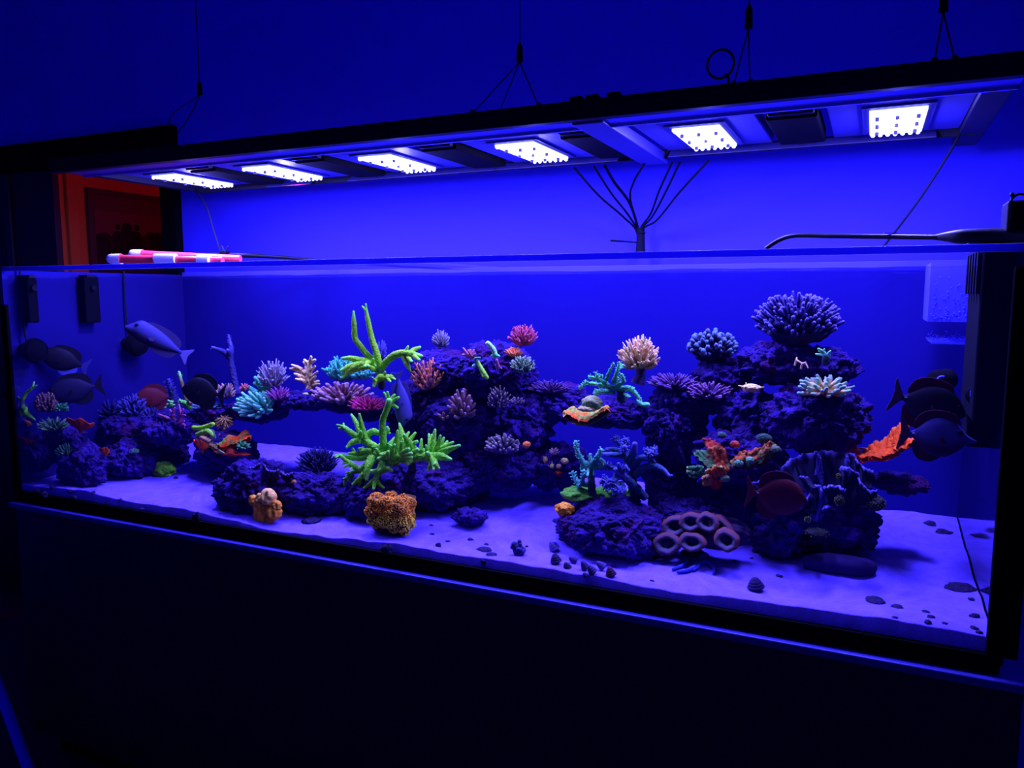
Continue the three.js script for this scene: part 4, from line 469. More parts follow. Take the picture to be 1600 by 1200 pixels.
sheets('orange wing plate standing right of the ruffled blue coral', 1378, 705, -0.26, [
  [[1336, 712, 1350, 706, 1360, 697, 1370, 690, 1380, 688, 1390, 678, 1401, 666, 1421, 662], [1336, 716, 1350, 719, 1362, 716, 1374, 718, 1388, 716, 1400, 710, 1406, 698, 1410, 680], -0.32, -0.25, { c: L(1.0, 0.12, 0.005), rim: L(1, 0.26, 0.06), th: 0.005, seed: 21, amp: 0.016, rough: 0.01 }],
  [[1396, 690, 1412, 687, 1424, 686, 1437, 685], [1398, 706, 1410, 702, 1422, 697, 1434, 691], -0.27, -0.25, { c: L(1.0, 0.12, 0.005), rim: L(1, 0.26, 0.06), th: 0.005, seed: 22, rough: 0.008 }],
  [[1290, 699, 1304, 697, 1320, 694, 1336, 700, 1350, 710], [1296, 704, 1312, 708, 1328, 714, 1342, 718, 1352, 720], -0.36, -0.27, { c: L(0.75, 0.06, 0.004), seed: 23, rough: 0.006 }],
]);
plate('dim orange plate behind the top of the ruffled blue coral', 1318, 702, -0.40, 60, 30, { c: L(0.55, 0.05, 0.005), curl: 0.12, tz: 0.35, stem: 0 });
{ // green knob on the hanging plate
  const C = at(925, 630, -0.235), k = mpp(C), t = thing('dome_coral', 'sage green dome coral sitting on the pale orange plate', 'coral', C);
  part('dome', lump(17 * k, 12 * k, 14 * k, 22, (d) => [1 + 0.12 * N3(d.x * 2, d.y * 2, d.z * 2) + 0.03 * Math.cos(d.x * 40) * Math.cos(d.z * 40), mix3(L(0.15, 0.32, 0.14), L(0.40, 0.46, 0.22), smoothstep(d.y, 0.2, -0.4))]), M.coral, t);
  part('skirt', lump(15 * k, 5 * k, 13 * k, 16, (d) => [1 + 0.15 * N3(d.x * 4, d.y, d.z * 4), L(0.45, 0.42, 0.2)]).translate(-6 * k, -8 * k, 6 * k), M.coral, t);
}
// the big red and green plate cluster of the right arch: several leaves of one colony
{
  const C = at(1130, 722, -0.23), t = thing('plate_coral', 'red and green leafy plate cluster inside the right rock arch', 'coral', C), R1 = L(0.40, 0.035, 0.008), G1 = L(0.05, 0.18, 0.05), B1 = L(0.24, 0.13, 0.03);
  sheet(t, 'leaf', [1098, 684, 1118, 690, 1134, 704], [1110, 712, 1126, 726, 1138, 732], -0.24, -0.22, { c: R1, rim: L(0.45, 0.05, 0.02), amp: 0.01, seed: 1, rough: 0.006 });
  sheet(t, 'leaf', [1106, 700, 1120, 698, 1134, 704], [1120, 730, 1128, 734, 1140, 736], -0.215, -0.2, { c: L(0.42, 0.06, 0.01), alt: L(0.10, 0.16, 0.05), rim: L(0.4, 0.14, 0.04), seed: 5, rough: 0.006 });
  sheet(t, 'leaf', [1084, 708, 1098, 704, 1114, 712], [1108, 732, 1114, 730, 1122, 730], -0.23, -0.20, { c: G1, alt: L(0.35, 0.06, 0.02), bias: -0.1, rim: L(0.12, 0.26, 0.10), seed: 2, rough: 0.005 });
  sheet(t, 'leaf', [1074, 728, 1076, 742, 1086, 746], [1100, 730, 1100, 738, 1108, 738], -0.20, -0.19, { c: L(0.05, 0.2, 0.07), rim: L(0.24, 0.4, 0.16), seed: 3, rough: 0.005 });
  sheet(t, 'leaf', [1104, 736, 1118, 728, 1134, 730], [1106, 742, 1120, 744, 1134, 742], -0.185, -0.19, { c: L(0.8, 0.11, 0.006), alt: L(0.22, 0.22, 0.06), rim: L(0.4, 0.28, 0.06), seed: 4, rough: 0.006 });
  sheet(t, 'leaf', [1098, 746, 1104, 742, 1112, 744], [1100, 757, 1108, 758, 1116, 756], -0.185, -0.19, { c: L(0.4, 0.15, 0.05), rim: L(0.6, 0.32, 0.14), seed: 6, rough: 0.005 });
  sheet(t, 'leaf', [1110, 740, 1118, 748, 1126, 752], [1112, 760, 1118, 764, 1122, 762], -0.19, -0.2, { c: L(0.5, 0.025, 0.006), seed: 7, rough: 0.005 });
  sheet(t, 'leaf', [1140, 722, 1160, 706, 1184, 702, 1206, 690, 1212, 696], [1146, 728, 1168, 732, 1190, 728, 1206, 716, 1214, 704], [-0.24, -0.22, -0.21, -0.2], -0.19, { c: B1, alt: L(0.08, 0.18, 0.07), rim: R1, amp: 0.014, seed: 8, n: 80, rough: 0.008 });
  sheet(t, 'leaf', [1150, 712, 1170, 706, 1190, 700, 1204, 694], [1148, 722, 1168, 720, 1190, 716, 1206, 704], [-0.215, -0.2, -0.19], -0.185, { c: L(0.42, 0.08, 0.012), alt: L(0.22, 0.15, 0.04), rim: L(0.4, 0.14, 0.04), amp: 0.012, seed: 9, rough: 0.008 });
  for (const [x, y, c] of [[1154, 724, L(0.12, 0.34, 0.2)], [1173, 719, L(0.14, 0.42, 0.28)], [1133, 748, L(0.14, 0.26, 0.16)], [1128, 680, L(0.05, 0.10, 0.12)], [1148, 694, L(0.6, 0.07, 0.04)], [1194, 686, L(0.04, 0.10, 0.08)], [1212, 702, L(0.12, 0.18, 0.13)]]) { const p = at(x, y, -0.185 - (y < 700 ? 0.03 : 0)).sub(C), k = 0.00135; part('knob', lump((y === 686 ? 11 : 7) * k, (y === 686 ? 8 : 5) * k, 6 * k, 12, (d) => [1 + 0.2 * N3(d.x * 5 + x, d.y * 5, d.z * 5), c]).translate(p.x, p.y, p.z), M.coral, t); }
}
// the ruffled blue scroll coral
{
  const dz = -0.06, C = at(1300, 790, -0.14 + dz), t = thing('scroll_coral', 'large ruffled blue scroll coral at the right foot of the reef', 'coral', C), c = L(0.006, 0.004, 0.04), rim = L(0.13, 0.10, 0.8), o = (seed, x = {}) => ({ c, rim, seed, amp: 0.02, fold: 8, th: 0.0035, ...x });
  sheet(t, 'fold', [1232, 716, 1250, 712, 1270, 706, 1292, 704, 1312, 706, 1334, 708], [1262, 772, 1276, 776, 1292, 778, 1306, 776, 1318, 772, 1326, 768], [-0.260, -0.240, -0.230, -0.240, -0.260], -0.220, o(1, { n: 90 }));
  sheet(t, 'fold', [1172, 754, 1186, 752, 1202, 750, 1210, 738, 1224, 728, 1236, 716], [1206, 784, 1216, 784, 1226, 782, 1236, 776, 1246, 772, 1258, 768], [-0.200, -0.210, -0.230, -0.250], -0.200, o(2, { n: 80 }));
  sheet(t, 'fold', [1246, 744, 1264, 748, 1268, 762, 1262, 776, 1254, 788, 1252, 796], [1274, 762, 1276, 768, 1277, 776, 1276, 786, 1276, 796, 1276, 804], [-0.200, -0.190, -0.180, -0.170], -0.160, o(3, { n: 80 }));
  sheet(t, 'fold', [1276, 756, 1284, 762, 1292, 778, 1296, 792], [1266, 808, 1272, 814, 1278, 815, 1282, 808], -0.175, -0.160, o(4, { c: L(0.06, 0.045, 0.48), amp: 0.01 }));
  sheet(t, 'fold', [1286, 762, 1300, 758, 1312, 760, 1322, 764], [1290, 772, 1302, 778, 1312, 780, 1320, 778], [-0.170, -0.160, -0.160], -0.180, o(5));
  sheet(t, 'fold', [1334, 708, 1338, 718, 1352, 730, 1366, 736], [1330, 750, 1338, 756, 1350, 762, 1362, 764], [-0.260, -0.240, -0.230], -0.210, o(6));
  sheet(t, 'fold', [1312, 732, 1322, 728, 1336, 736, 1346, 752, 1358, 766, 1372, 766], [1318, 776, 1326, 782, 1336, 788, 1346, 790, 1354, 788, 1362, 784], [-0.200, -0.190, -0.190], -0.180, o(7, { n: 80 }));
  sheet(t, 'fold', [1284, 792, 1296, 790, 1302, 794], [1284, 820, 1294, 826, 1302, 826], -0.165, -0.170, o(8));
  sheet(t, 'fold', [1278, 708, 1282, 716, 1284, 730], [1274, 742, 1280, 756, 1286, 768], -0.225, -0.210, o(9, { c: L(0.03, 0.022, 0.3), amp: 0.006 }));
  sheet(t, 'fold', [1322, 708, 1326, 720, 1322, 730], [1318, 740, 1322, 744, 1322, 752], -0.230, -0.210, o(10, { c: L(0.03, 0.022, 0.3), amp: 0.006 }));
}
for (const [label, px, py, z, w, h, n] of [['yellow dotted polyp patch at the centre of the scroll coral', 1312, 782, -0.15, 14, 16, 60], ['yellow dotted polyp mound right of the scroll coral', 1368, 786, -0.19, 28, 22, 130], ['small yellow polyp tuft under the front fold of the scroll coral', 1262, 812, -0.15, 9, 9, 30], ['sparse yellow polyps on the dark base below the scroll coral', 1276, 832, -0.19, 34, 12, 40], ['tiny yellow polyp tuft inside the scroll coral', 1310, 744, -0.19, 6, 8, 18]]) {
  const C = at(px, py, z), k = mpp(C), t = thing('polyp_colony', label, 'coral', C), r = rng(px * 3 + py), g = [];
  part('mat', lump(w / 2 * k, h / 2 * k, w / 2 * k, 12, (d) => [1 + 0.2 * N3(d.x * 2 + px, d.y * 2, d.z * 2), L(0.015, 0.015, 0.02)]), M.coral, t);
  for (let i = 0; i < n; i++) { const y = 1 - 2 * (i + 0.5) / n, a = i * 2.4, q = Math.sqrt(1 - y * y), p = V(Math.cos(a) * q * w / 2 * k, y * h / 2 * k, Math.sin(a) * q * w / 2 * k).multiplyScalar(1.0 + 0.15 * r()); g.push(tint(new THREE.IcosahedronGeometry(k * (0.55 + 0.5 * r()), 1), mix3(L(0.28, 0.30, 0.03), L(0.10, 0.14, 0.03), r())).translate(p.x, p.y, p.z)); }
  part('polyps', join(g), M.coral, t, 'stuff');
}

// ---------------------------------------------------------------- brain corals, carpet, green encrusting corals
{
  const C = at(412, 795, -0.045), k = mpp(C), t = thing('brain_coral', 'peach brain coral with fat ribbed lobes at the front glass', 'coral', C), F = [330, 690, 8], ca = L(1, 0.50, 0.08), cb = L(0.95, 0.36, 0.06), top = L(1, 0.74, 0.34);
  for (const [X, Y, r, d, a, b] of [[715, 690, 92, V(0.1, 0.35, 1), top, L(1, 0.58, 0.22)], [610, 710, 58, V(-0.2, 0.3, 1), top, L(1, 0.5, 0.16)], [525, 735, 62, V(-0.5, 0.2, 1), L(1, 0.5, 0.14), cb], [600, 820, 76, V(-0.1, 0.1, 1), ca, cb], [820, 800, 54, V(0.4, 0.2, 1), ca, cb], [790, 890, 84, V(0.3, 0, 1), ca, L(1, 0.38, 0.04)], [615, 930, 86, V(-0.2, -0.1, 1), ca, L(0.95, 0.36, 0.05)], [725, 985, 44, V(0.1, -0.2, 1), L(0.8, 0.36, 0.08), cb], [770, 770, 50, V(0.2, 0.2, 1), L(0.7, 0.3, 0.16), cb], [700, 850, 70, V(0, 0, 1), cb, L(0.8, 0.3, 0.08)]]) { const p = at(F[0] + X / F[2], F[1] + Y / F[2], -0.04).sub(C); lobe(t, p, r / F[2] * k, 0.8, d, a, b, 30); }
  part('coral_base', lump(20 * k, 22 * k, 14 * k, 14, (d) => [1 + 0.2 * N3(d.x * 3, d.y * 3, d.z * 3), L(0.12, 0.05, 0.08)]).translate(0, -2 * k, -12 * k), M.coral, t);
}
{
  const C = at(1092, 832, -0.135), t = thing('brain_coral', 'folded maze coral with ribbed grey red rings right of the low rock', 'coral', C), F = [1000, 780, 6.667], k = mpp(C) / F[2];
  const rings = [[290, 455, 150, 118, 0.05], [545, 440, 145, 100, -0.05], [370, 275, 150, 104, 0.3], [535, 235, 130, 92, 0.2], [705, 235, 125, 95, -0.2], [850, 310, 165, 100, -0.75], [905, 425, 130, 108, -0.4], [240, 510, 74, 70, 0]];
  rings.forEach(([X, Y, a, b, rot], i) => {
    const p = at(F[0] + X / F[2], F[1] + Y / F[2], -0.135 - (i > 1 && i < 6 ? 0.02 : 0)).sub(C), r = rng(i + 5), n = 90, m = 14, pos = [], col = [], idx = [], tr = Math.min(a, b) * 0.5 * k, ribs = Math.round((a + b) / 5.2);
    for (let u = 0; u <= n; u++) for (let v = 0; v <= m; v++) { const s = u / n * 2 * Math.PI, w = v / m * 2 * Math.PI, wob = 1 + 0.14 * N3(Math.cos(s) * 1.5 + i * 7, Math.sin(s) * 1.5, 2), R = (1 + Math.cos(w) * 0.42) * wob, rib = 0.5 + 0.5 * Math.cos(s * ribs), ex = Math.cos(s) * (a * k * 0.72) * R, ey = Math.sin(s) * (b * k * 0.72) * R, ez = Math.sin(w) * tr * (1 + 0.12 * rib); const x = ex * Math.cos(rot) - ey * Math.sin(rot), y = ex * Math.sin(rot) + ey * Math.cos(rot); pos.push(p.x + x, p.y + y * 0.94, p.z + ez - y * 0.45); const c = mix3(L(0.085, 0.07, 0.22), L(0.17, 0.045, 0.08), smoothstep(Math.cos(w) + 0.6 * N3(s * 2, i, 1), -0.2, 0.9)); const q = 0.75 + 0.4 * rib; col.push(c[0] * q, c[1] * q, c[2] * q); }
    for (let u = 0; u < n; u++) for (let v = 0; v < m; v++) { const A = u * (m + 1) + v; idx.push(A, A + m + 1, A + 1, A + 1, A + m + 1, A + m + 2); }
    let g = new THREE.BufferGeometry(); g.setAttribute('position', new THREE.Float32BufferAttribute(pos, 3)); g.setAttribute('color', new THREE.Float32BufferAttribute(col, 3)); g.setIndex(idx); g.computeVertexNormals();
    part('ring', g, M.coralTwo, t); part('ring_floor', lump(a * k * 0.6, b * k * 0.55, tr * 0.7, 12, (d) => [1 + 0.1 * N3(d.x * 4 + i, d.y * 4, 1), L(0.02, 0.018, 0.14)]).rotateX(-0.4).rotateZ(rot).translate(p.x, p.y, p.z - 0.006), M.coral, t);
  });
  part('coral_base', lump(0.085, 0.036, 0.03, 24, (d) => [1 + 0.2 * N3(d.x * 3, d.y * 3, d.z * 3), L(0.03, 0.015, 0.1)]).translate(0.006, -0.008, -0.045), M.coral, t);
}
{ // golden carpet cube: a lumpy block covered with bead tentacles
  const C = at(612, 800, -0.07), k = mpp(C), t = thing('carpet_anemone', 'golden beaded carpet coral block on the sand below the green coral', 'anemone', C), r = rng(9);
  const f = (d) => { const m = Math.pow(Math.pow(Math.abs(d.x), 5) + Math.pow(Math.abs(d.y), 5) + Math.pow(Math.abs(d.z), 5), -0.2), a = Math.atan2(d.y, d.x); return m * (0.80 + 0.30 * Math.abs(N3(d.x * 2.1 + 4, d.y * 2.1 + 2, d.z * 2.1)) - 0.2 * smoothstep(d.y, 0, 0.6) * (Math.exp(-Math.pow((d.x + 0.42) / 0.13, 2)) + 0.8 * Math.exp(-Math.pow((d.x - 0.22) / 0.12, 2))) + 0.16 * N3(d.x * 3.4 + 1, d.y * 3.4, d.z * 3.4)); };
  const A = 42 * k, B = 31 * k, D = 26 * k, dark = L(0.16, 0.08, 0.03);
  part('body', lump(A, B, D, 30, (d) => [f(d) * 0.96, dark]), M.coral, t);
  const g = []; const n = 3400; for (let i = 0; i < n; i++) { const y = 1 - 2 * (i + 0.5) / n, a = i * 2.39996, q = Math.sqrt(1 - y * y), d = V(Math.cos(a) * q + 0.07 * (r() - 0.5), y + 0.07 * (r() - 0.5), Math.sin(a) * q + 0.07 * (r() - 0.5)).normalize(); if (d.z < -0.35) continue; const R = f(d), low = smoothstep(d.y + 0.4 * N3(d.x * 3, d.y * 3, d.z * 3), -0.5, 0.35), c = mix3(L(1.0, 0.85, 0.10), L(1.0, 0.42, 0.05), low), v = 0.6 + 0.7 * r(); g.push(tint(new THREE.IcosahedronGeometry(k * (0.95 + 0.4 * r()), 0), c.map((x) => x * v)).translate(d.x * A * R * 1.015, d.y * B * R * 1.015, d.z * D * R * 1.015)); }
  part('bead_tentacles', join(g), M.coral, t, 'stuff');
  part('foot', lump(A * 0.8, B * 0.35, D * 0.8, 10, (d) => [1, L(0.02, 0.012, 0.03)]).translate(-4 * k, -B * 0.85, -4 * k), M.coral, t);
}
function mat(label, name, px, py, z, w, h, o) { const C = at(px, py, z), k = mpp(C), t = thing(name, label, 'coral', C); part('coral_body', lump(w / 2 * k, h / 2 * k, (o.d ?? w * 0.6) / 2 * k, 30, (d) => { const x = d.x * w * 0.09 + px, y = d.y * h * 0.09, q = d.z * w * 0.09, b = Math.abs(N3(x * 1.6, y * 1.6, q * 1.6)); return [1 + 0.25 * N3(d.x * 2 + px, d.y * 2, d.z * 2) + 0.12 * b, mix3(o.c0, o.c1, smoothstep(fbm(x * 3 + 5, y * 3, q * 3, 2), -0.3, 0.25))]; }), M.coral, t); return t; }
mat('bright green ridged lump lying on the sand at the left', 'ridged_coral', 254, 734, -0.235, 44, 24, { c0: L(0.14, 0.50, 0.02), c1: L(0.26, 0.85, 0.02) });
mat('green encrusting mat left of the teal tree trunk', 'encrusting_coral', 905, 772, -0.19, 56, 22, { c0: L(0.06, 0.28, 0.03), c1: L(0.14, 0.52, 0.02), d: 46 });
mat('green encrusting mat between the two tree corals', 'encrusting_coral', 944, 773, -0.21, 44, 24, { c0: L(0.06, 0.28, 0.03), c1: L(0.14, 0.52, 0.02), d: 40 });
mat('green encrusting mat right behind the blue tree coral', 'encrusting_coral', 982, 774, -0.23, 34, 16, { c0: L(0.06, 0.28, 0.03), c1: L(0.16, 0.56, 0.02), d: 30 });
// ruffled grey-blue shelves on the front left rock
{
  const C = at(400, 745, -0.09), t = thing('scroll_coral', 'thin dark blue shelf coral with wavy rim above the peach brain', 'coral', C), c = L(0.025, 0.018, 0.16), rim = L(0.10, 0.085, 0.5), o = (seed) => ({ c, rim, seed, amp: 0.008, th: 0.003 });
  for (const [a, b, z] of [[[376, 728, 386, 731, 396, 730, 406, 724], [378, 740, 388, 748, 398, 748, 404, 742], -0.075], [[410, 724, 416, 732, 426, 737, 436, 734], [412, 740, 418, 750, 428, 752, 436, 748], -0.075], [[340, 748, 350, 750, 358, 748], [340, 764, 350, 768, 360, 764], -0.08], [[338, 786, 339, 774, 350, 766, 352, 756], [346, 796, 350, 786, 356, 778, 360, 768], -0.07], [[438, 736, 448, 742, 458, 738], [440, 746, 448, 750, 458, 748], -0.09], [[354, 738, 364, 736, 374, 738], [356, 750, 366, 752, 376, 750], -0.085]]) sheet(t, 'shelf', a, b, z, z - 0.02, o(a[0]));
}

// ---------------------------------------------------------------- fish
// body along +x (nose at +x), sections [x, half height, half width, centre y] as shares of the length
function fish(label, px, py, z, lenPx, heading, pitch, o = {}) {
  const C = at(px, py, z), k = mpp(C), Ln = lenPx * k / (o.fore ?? 1), t = thing('fish', label, 'fish', C, o.group), H = o.h ?? 0.27, c = o.c ?? L(0.02, 0.018, 0.05), fin = o.fin ?? c, sec = o.sec ?? [[0.5, 0.012, 0.012, -0.01], [0.44, 0.30 * H, 0.05, 0], [0.33, 0.68 * H, 0.085, 0.01], [0.18, 0.95 * H, 0.10, 0.01], [0, H, 0.10, 0], [-0.18, 0.82 * H, 0.08, 0], [-0.32, 0.45 * H, 0.05, 0], [-0.41, 0.16 * H, 0.025, 0], [-0.46, 0.15 * H, 0.015, 0]];
  const inner = new THREE.Group(); const pos = [], col = [], idx = [], m = 24, n = sec.length * 5;
  const cv = [0, 1, 2, 3].map((q) => new THREE.CatmullRomCurve3(sec.map((s, i) => V(i, s[q], 0)))), val = (q, u) => cv[q].getPoint(u).y;
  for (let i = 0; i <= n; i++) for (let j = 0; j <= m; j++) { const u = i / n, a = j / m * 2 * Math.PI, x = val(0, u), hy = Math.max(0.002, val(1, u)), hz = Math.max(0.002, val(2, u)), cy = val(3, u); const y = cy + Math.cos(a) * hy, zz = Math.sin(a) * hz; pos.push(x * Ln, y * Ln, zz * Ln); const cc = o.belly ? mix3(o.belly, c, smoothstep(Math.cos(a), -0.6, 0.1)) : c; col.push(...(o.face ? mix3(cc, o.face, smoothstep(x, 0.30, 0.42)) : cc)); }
  for (let i = 0; i < n; i++) for (let j = 0; j < m; j++) { const A = i * (m + 1) + j; idx.push(A, A + 1, A + m + 1, A + 1, A + m + 2, A + m + 1); }
  let g = new THREE.BufferGeometry(); g.setAttribute('position', new THREE.Float32BufferAttribute(pos, 3)); g.setAttribute('color', new THREE.Float32BufferAttribute(col, 3)); g.setIndex(idx); g.computeVertexNormals();
  const q = new THREE.Quaternion().setFromEuler(new THREE.Euler(0, heading * Math.PI / 180 + Math.atan((800 - px) / FOCAL), pitch * Math.PI / 180, 'YXZ')), put = (nm, G, mt) => part(nm, G.applyQuaternion(q), mt, t), fm = M.fin;
  put('body', g, M.fish);
  const flat = (pts, cc) => { const s = new THREE.Shape(); s.moveTo(pts[0][0] * Ln, pts[0][1] * Ln); s.splineThru(pts.slice(1).map(([x, y]) => new THREE.Vector2(x * Ln, y * Ln))); const e = new THREE.ExtrudeGeometry(s, { depth: 0.008 * Ln, bevelEnabled: true, bevelThickness: 0.003 * Ln, bevelSize: 0.003 * Ln, bevelSegments: 1, steps: 1, curveSegments: 8 }).translate(0, 0, -0.004 * Ln); return tint(plain(e), cc); };
  put('dorsal_fin', flat([[0.26, 0.78 * H], [0.18, 1.18 * H], [0, 1.34 * H], [-0.2, 1.28 * H], [-0.36, 0.95 * H], [-0.38, 0.3 * H], [0, 0.8 * H]], fin), fm);
  put('anal_fin', flat([[0.05, -0.9 * H], [-0.1, -1.25 * H], [-0.28, -1.2 * H], [-0.38, -0.8 * H], [-0.38, -0.3 * H], [-0.15, -0.6 * H]], o.anal ?? fin), fm);
  put('tail_fin', flat([[-0.44, 0.1 * H], [-0.54, 0.55 * H], [-0.62, 0.85 * H], [-0.585, 0], [-0.62, -0.85 * H], [-0.54, -0.55 * H], [-0.44, -0.1 * H]], o.tail ?? fin), fm);
  const pec = flat([[0.2, 0.02], [0.12, 0.06], [0.02, 0.03], [0.05, -0.05], [0.16, -0.03]], fin);
  put('pectoral_fin', pec.clone().rotateX(-0.2).rotateY(0.25).translate(-0.02 * Ln, -0.02 * Ln, 0.115 * Ln), fm); put('pectoral_fin', pec.clone().rotateX(0.2).rotateY(-0.25).translate(-0.02 * Ln, -0.02 * Ln, -0.115 * Ln), fm);
  const [ex, ey, ez] = o.eye ?? [0.36, 0.32 * H, 0.062]; for (const s of [-1, 1]) { put('eye', tint(new THREE.SphereGeometry((o.eyeR ?? 0.028) * Ln, 14, 10).scale(1, 1, 0.6).translate(ex * Ln, ey * Ln, s * ez * Ln), L(0.004, 0.004, 0.008)), M.fish); }
  if (o.spine) for (const s of [-1, 1]) put('tail_spine', tint(new THREE.SphereGeometry(0.03 * Ln, 10, 8).scale(1, 0.28, 0.3).translate(-0.39 * Ln, 0.02 * Ln, s * 0.03 * Ln), o.spine), M.fish);
  return t;
}
M.fish = wet({ vertexColors: true, color: LESS_BLUE, roughness: 0.6 });
M.fin = wet({ vertexColors: true, color: LESS_BLUE, roughness: 0.7, side: THREE.DoubleSide });
const DARKRED = L(0.11, 0.010, 0.012), BLACKISH = L(0.006, 0.005, 0.014), BOXY = [[0.5, 0.02, 0.02, -0.07], [0.43, 0.085, 0.06, -0.05], [0.34, 0.15, 0.09, 0], [0.2, 0.17, 0.10, 0.0], [0, 0.155, 0.09, 0], [-0.2, 0.11, 0.065, 0], [-0.34, 0.06, 0.04, 0], [-0.43, 0.035, 0.02, 0], [-0.47, 0.035, 0.014, 0]];
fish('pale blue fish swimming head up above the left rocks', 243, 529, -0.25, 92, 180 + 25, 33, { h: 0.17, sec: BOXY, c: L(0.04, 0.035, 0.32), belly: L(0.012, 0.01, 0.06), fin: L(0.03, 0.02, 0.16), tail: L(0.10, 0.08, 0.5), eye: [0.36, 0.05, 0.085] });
fish('dark fish with bright blue lower fin near the round pumps', 96, 562, -0.12, 64, 180 + 25, 22, { h: 0.27, c: BLACKISH, fin: BLACKISH, anal: L(0.08, 0.07, 0.8), tail: L(0.03, 0.03, 0.35) });
fish('dark blue fish hovering above the brownish cup coral', 112, 610, -0.12, 72, 180 + 25, -8, { h: 0.27, c: L(0.008, 0.007, 0.05), fin: BLACKISH, tail: BLACKISH });
fish('dim reddish fish above the blue coral on the left', 238, 621, -0.38, 52, 180 + 25, 0, { h: 0.3, c: L(0.12, 0.012, 0.02), fin: L(0.08, 0.008, 0.02) });
fish('black round fish over the left end of the rock bridge', 314, 612, -0.25, 60, 25 + 160, 10, { h: 0.36, c: L(0.003, 0.003, 0.008), fin: L(0.003, 0.003, 0.008) });
fish('pale blue fish diving head down behind the big green coral', 628, 628, -0.22, 78, 25, -82, { h: 0.14, sec: BOXY, c: L(0.07, 0.06, 0.5), fin: L(0.05, 0.04, 0.36), eye: [0.36, 0.04, 0.085] });
fish('dark red tang in front of the ruffled scroll coral', 1218, 776, -0.14, 82, 25, -4, { h: 0.36, c: DARKRED, fin: L(0.09, 0.008, 0.01), tail: L(0.16, 0.03, 0.025), spine: L(0.7, 0.6, 0.9) });
fish('dark tang near the black pumps, above the long-nosed fish', 1456, 634, -0.14, 96, 25, -14, { h: 0.33, c: L(0.012, 0.008, 0.025), fin: L(0.10, 0.012, 0.03), tail: L(0.10, 0.07, 0.12), spine: L(0.2, 0.18, 0.95) });
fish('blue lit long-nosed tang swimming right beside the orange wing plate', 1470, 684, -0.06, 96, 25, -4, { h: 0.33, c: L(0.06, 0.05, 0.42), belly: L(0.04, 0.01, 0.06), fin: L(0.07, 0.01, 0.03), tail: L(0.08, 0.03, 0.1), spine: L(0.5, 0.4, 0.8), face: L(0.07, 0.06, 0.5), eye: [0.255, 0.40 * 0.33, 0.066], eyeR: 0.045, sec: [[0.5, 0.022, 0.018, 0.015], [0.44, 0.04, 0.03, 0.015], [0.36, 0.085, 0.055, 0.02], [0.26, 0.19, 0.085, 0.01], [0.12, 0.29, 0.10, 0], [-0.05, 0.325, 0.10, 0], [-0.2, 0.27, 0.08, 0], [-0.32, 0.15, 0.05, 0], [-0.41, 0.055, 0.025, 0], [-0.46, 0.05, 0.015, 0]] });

// ---------------------------------------------------------------- things lying on the sand
{ // blue sea star
  const C = onSand(1088, 882), t = thing('sea_star', 'dark blue five-armed sea star sprawled on the front sand', 'sea star', C), k = mpp(C), c = L(0.03, 0.035, 0.6), e = L(0.02, 0.025, 0.45);
  part('disc', lump(8 * k, 4 * k, 8 * k, 10, (d) => [1, c]).translate(0, 3 * k, 0), M.coral, t);
  const G = (X, Y) => onSand(1000 + X / 6.667, 780 + Y / 6.667).sub(C);
  for (const [a, b, r] of [[[600, 680, 520, 670, 440, 715, 345, 752], 0.5, 26], [[610, 690, 560, 740, 480, 770, 395, 782], 0.4, 24], [[600, 670, 650, 630, 700, 600], 1.2, 28], [[620, 690, 700, 690, 770, 740, 772, 790], 0.6, 26], [[610, 690, 600, 730, 560, 760], 0.4, 22]]) { const pts = []; for (let i = 0; i < a.length / 2; i++) { const p = G(a[2 * i], a[2 * i + 1]); p.y += 0.004 + (i === 1 ? 0.004 * b : 0); pts.push(p); } part('arm', tube(pts, [r * k / 6.667 * 1.05, r * k / 6.667, r * k / 6.667 * 0.6], { seg: 12, bump: 0.08, cups: 8, step: 0.002, c0: c, c1: e }), M.coral, t); }
}
{ // sea cucumber
  const C = onSand(1308, 893), k = mpp(C), t = thing('sea_cucumber', 'fat dark sea cucumber lying at the foot of the right rocks', 'sea cucumber', C.clone().add(V(0, 9 * k, 0)));
  const P = (x) => onSand(x, 893 + (x - 1308) * 0.10).add(V(0, 11 * k, 0)).sub(t.position);
  part('body', tube([P(1256), P(1280), P(1310), P(1338), P(1354)], [11 * k, 15 * k, 17 * k, 18 * k, 16 * k, 13 * k], { seg: 32, bump: 0.03, cups: 16, step: 0.003, wobble: 0.1, c0: L(0.03, 0.012, 0.20), c1: L(0.025, 0.012, 0.17) }), M.coral, t);
  part('mouth', lump(5 * k, 8 * k, 8 * k, 8, (d) => [1 + 0.2 * N3(d.x * 4, d.y * 4, d.z * 4), L(0.01, 0.006, 0.05)]).translate(...P(1364).toArray()), M.coral, t);
}
const SHELLC = L(0.05, 0.03, 0.26);
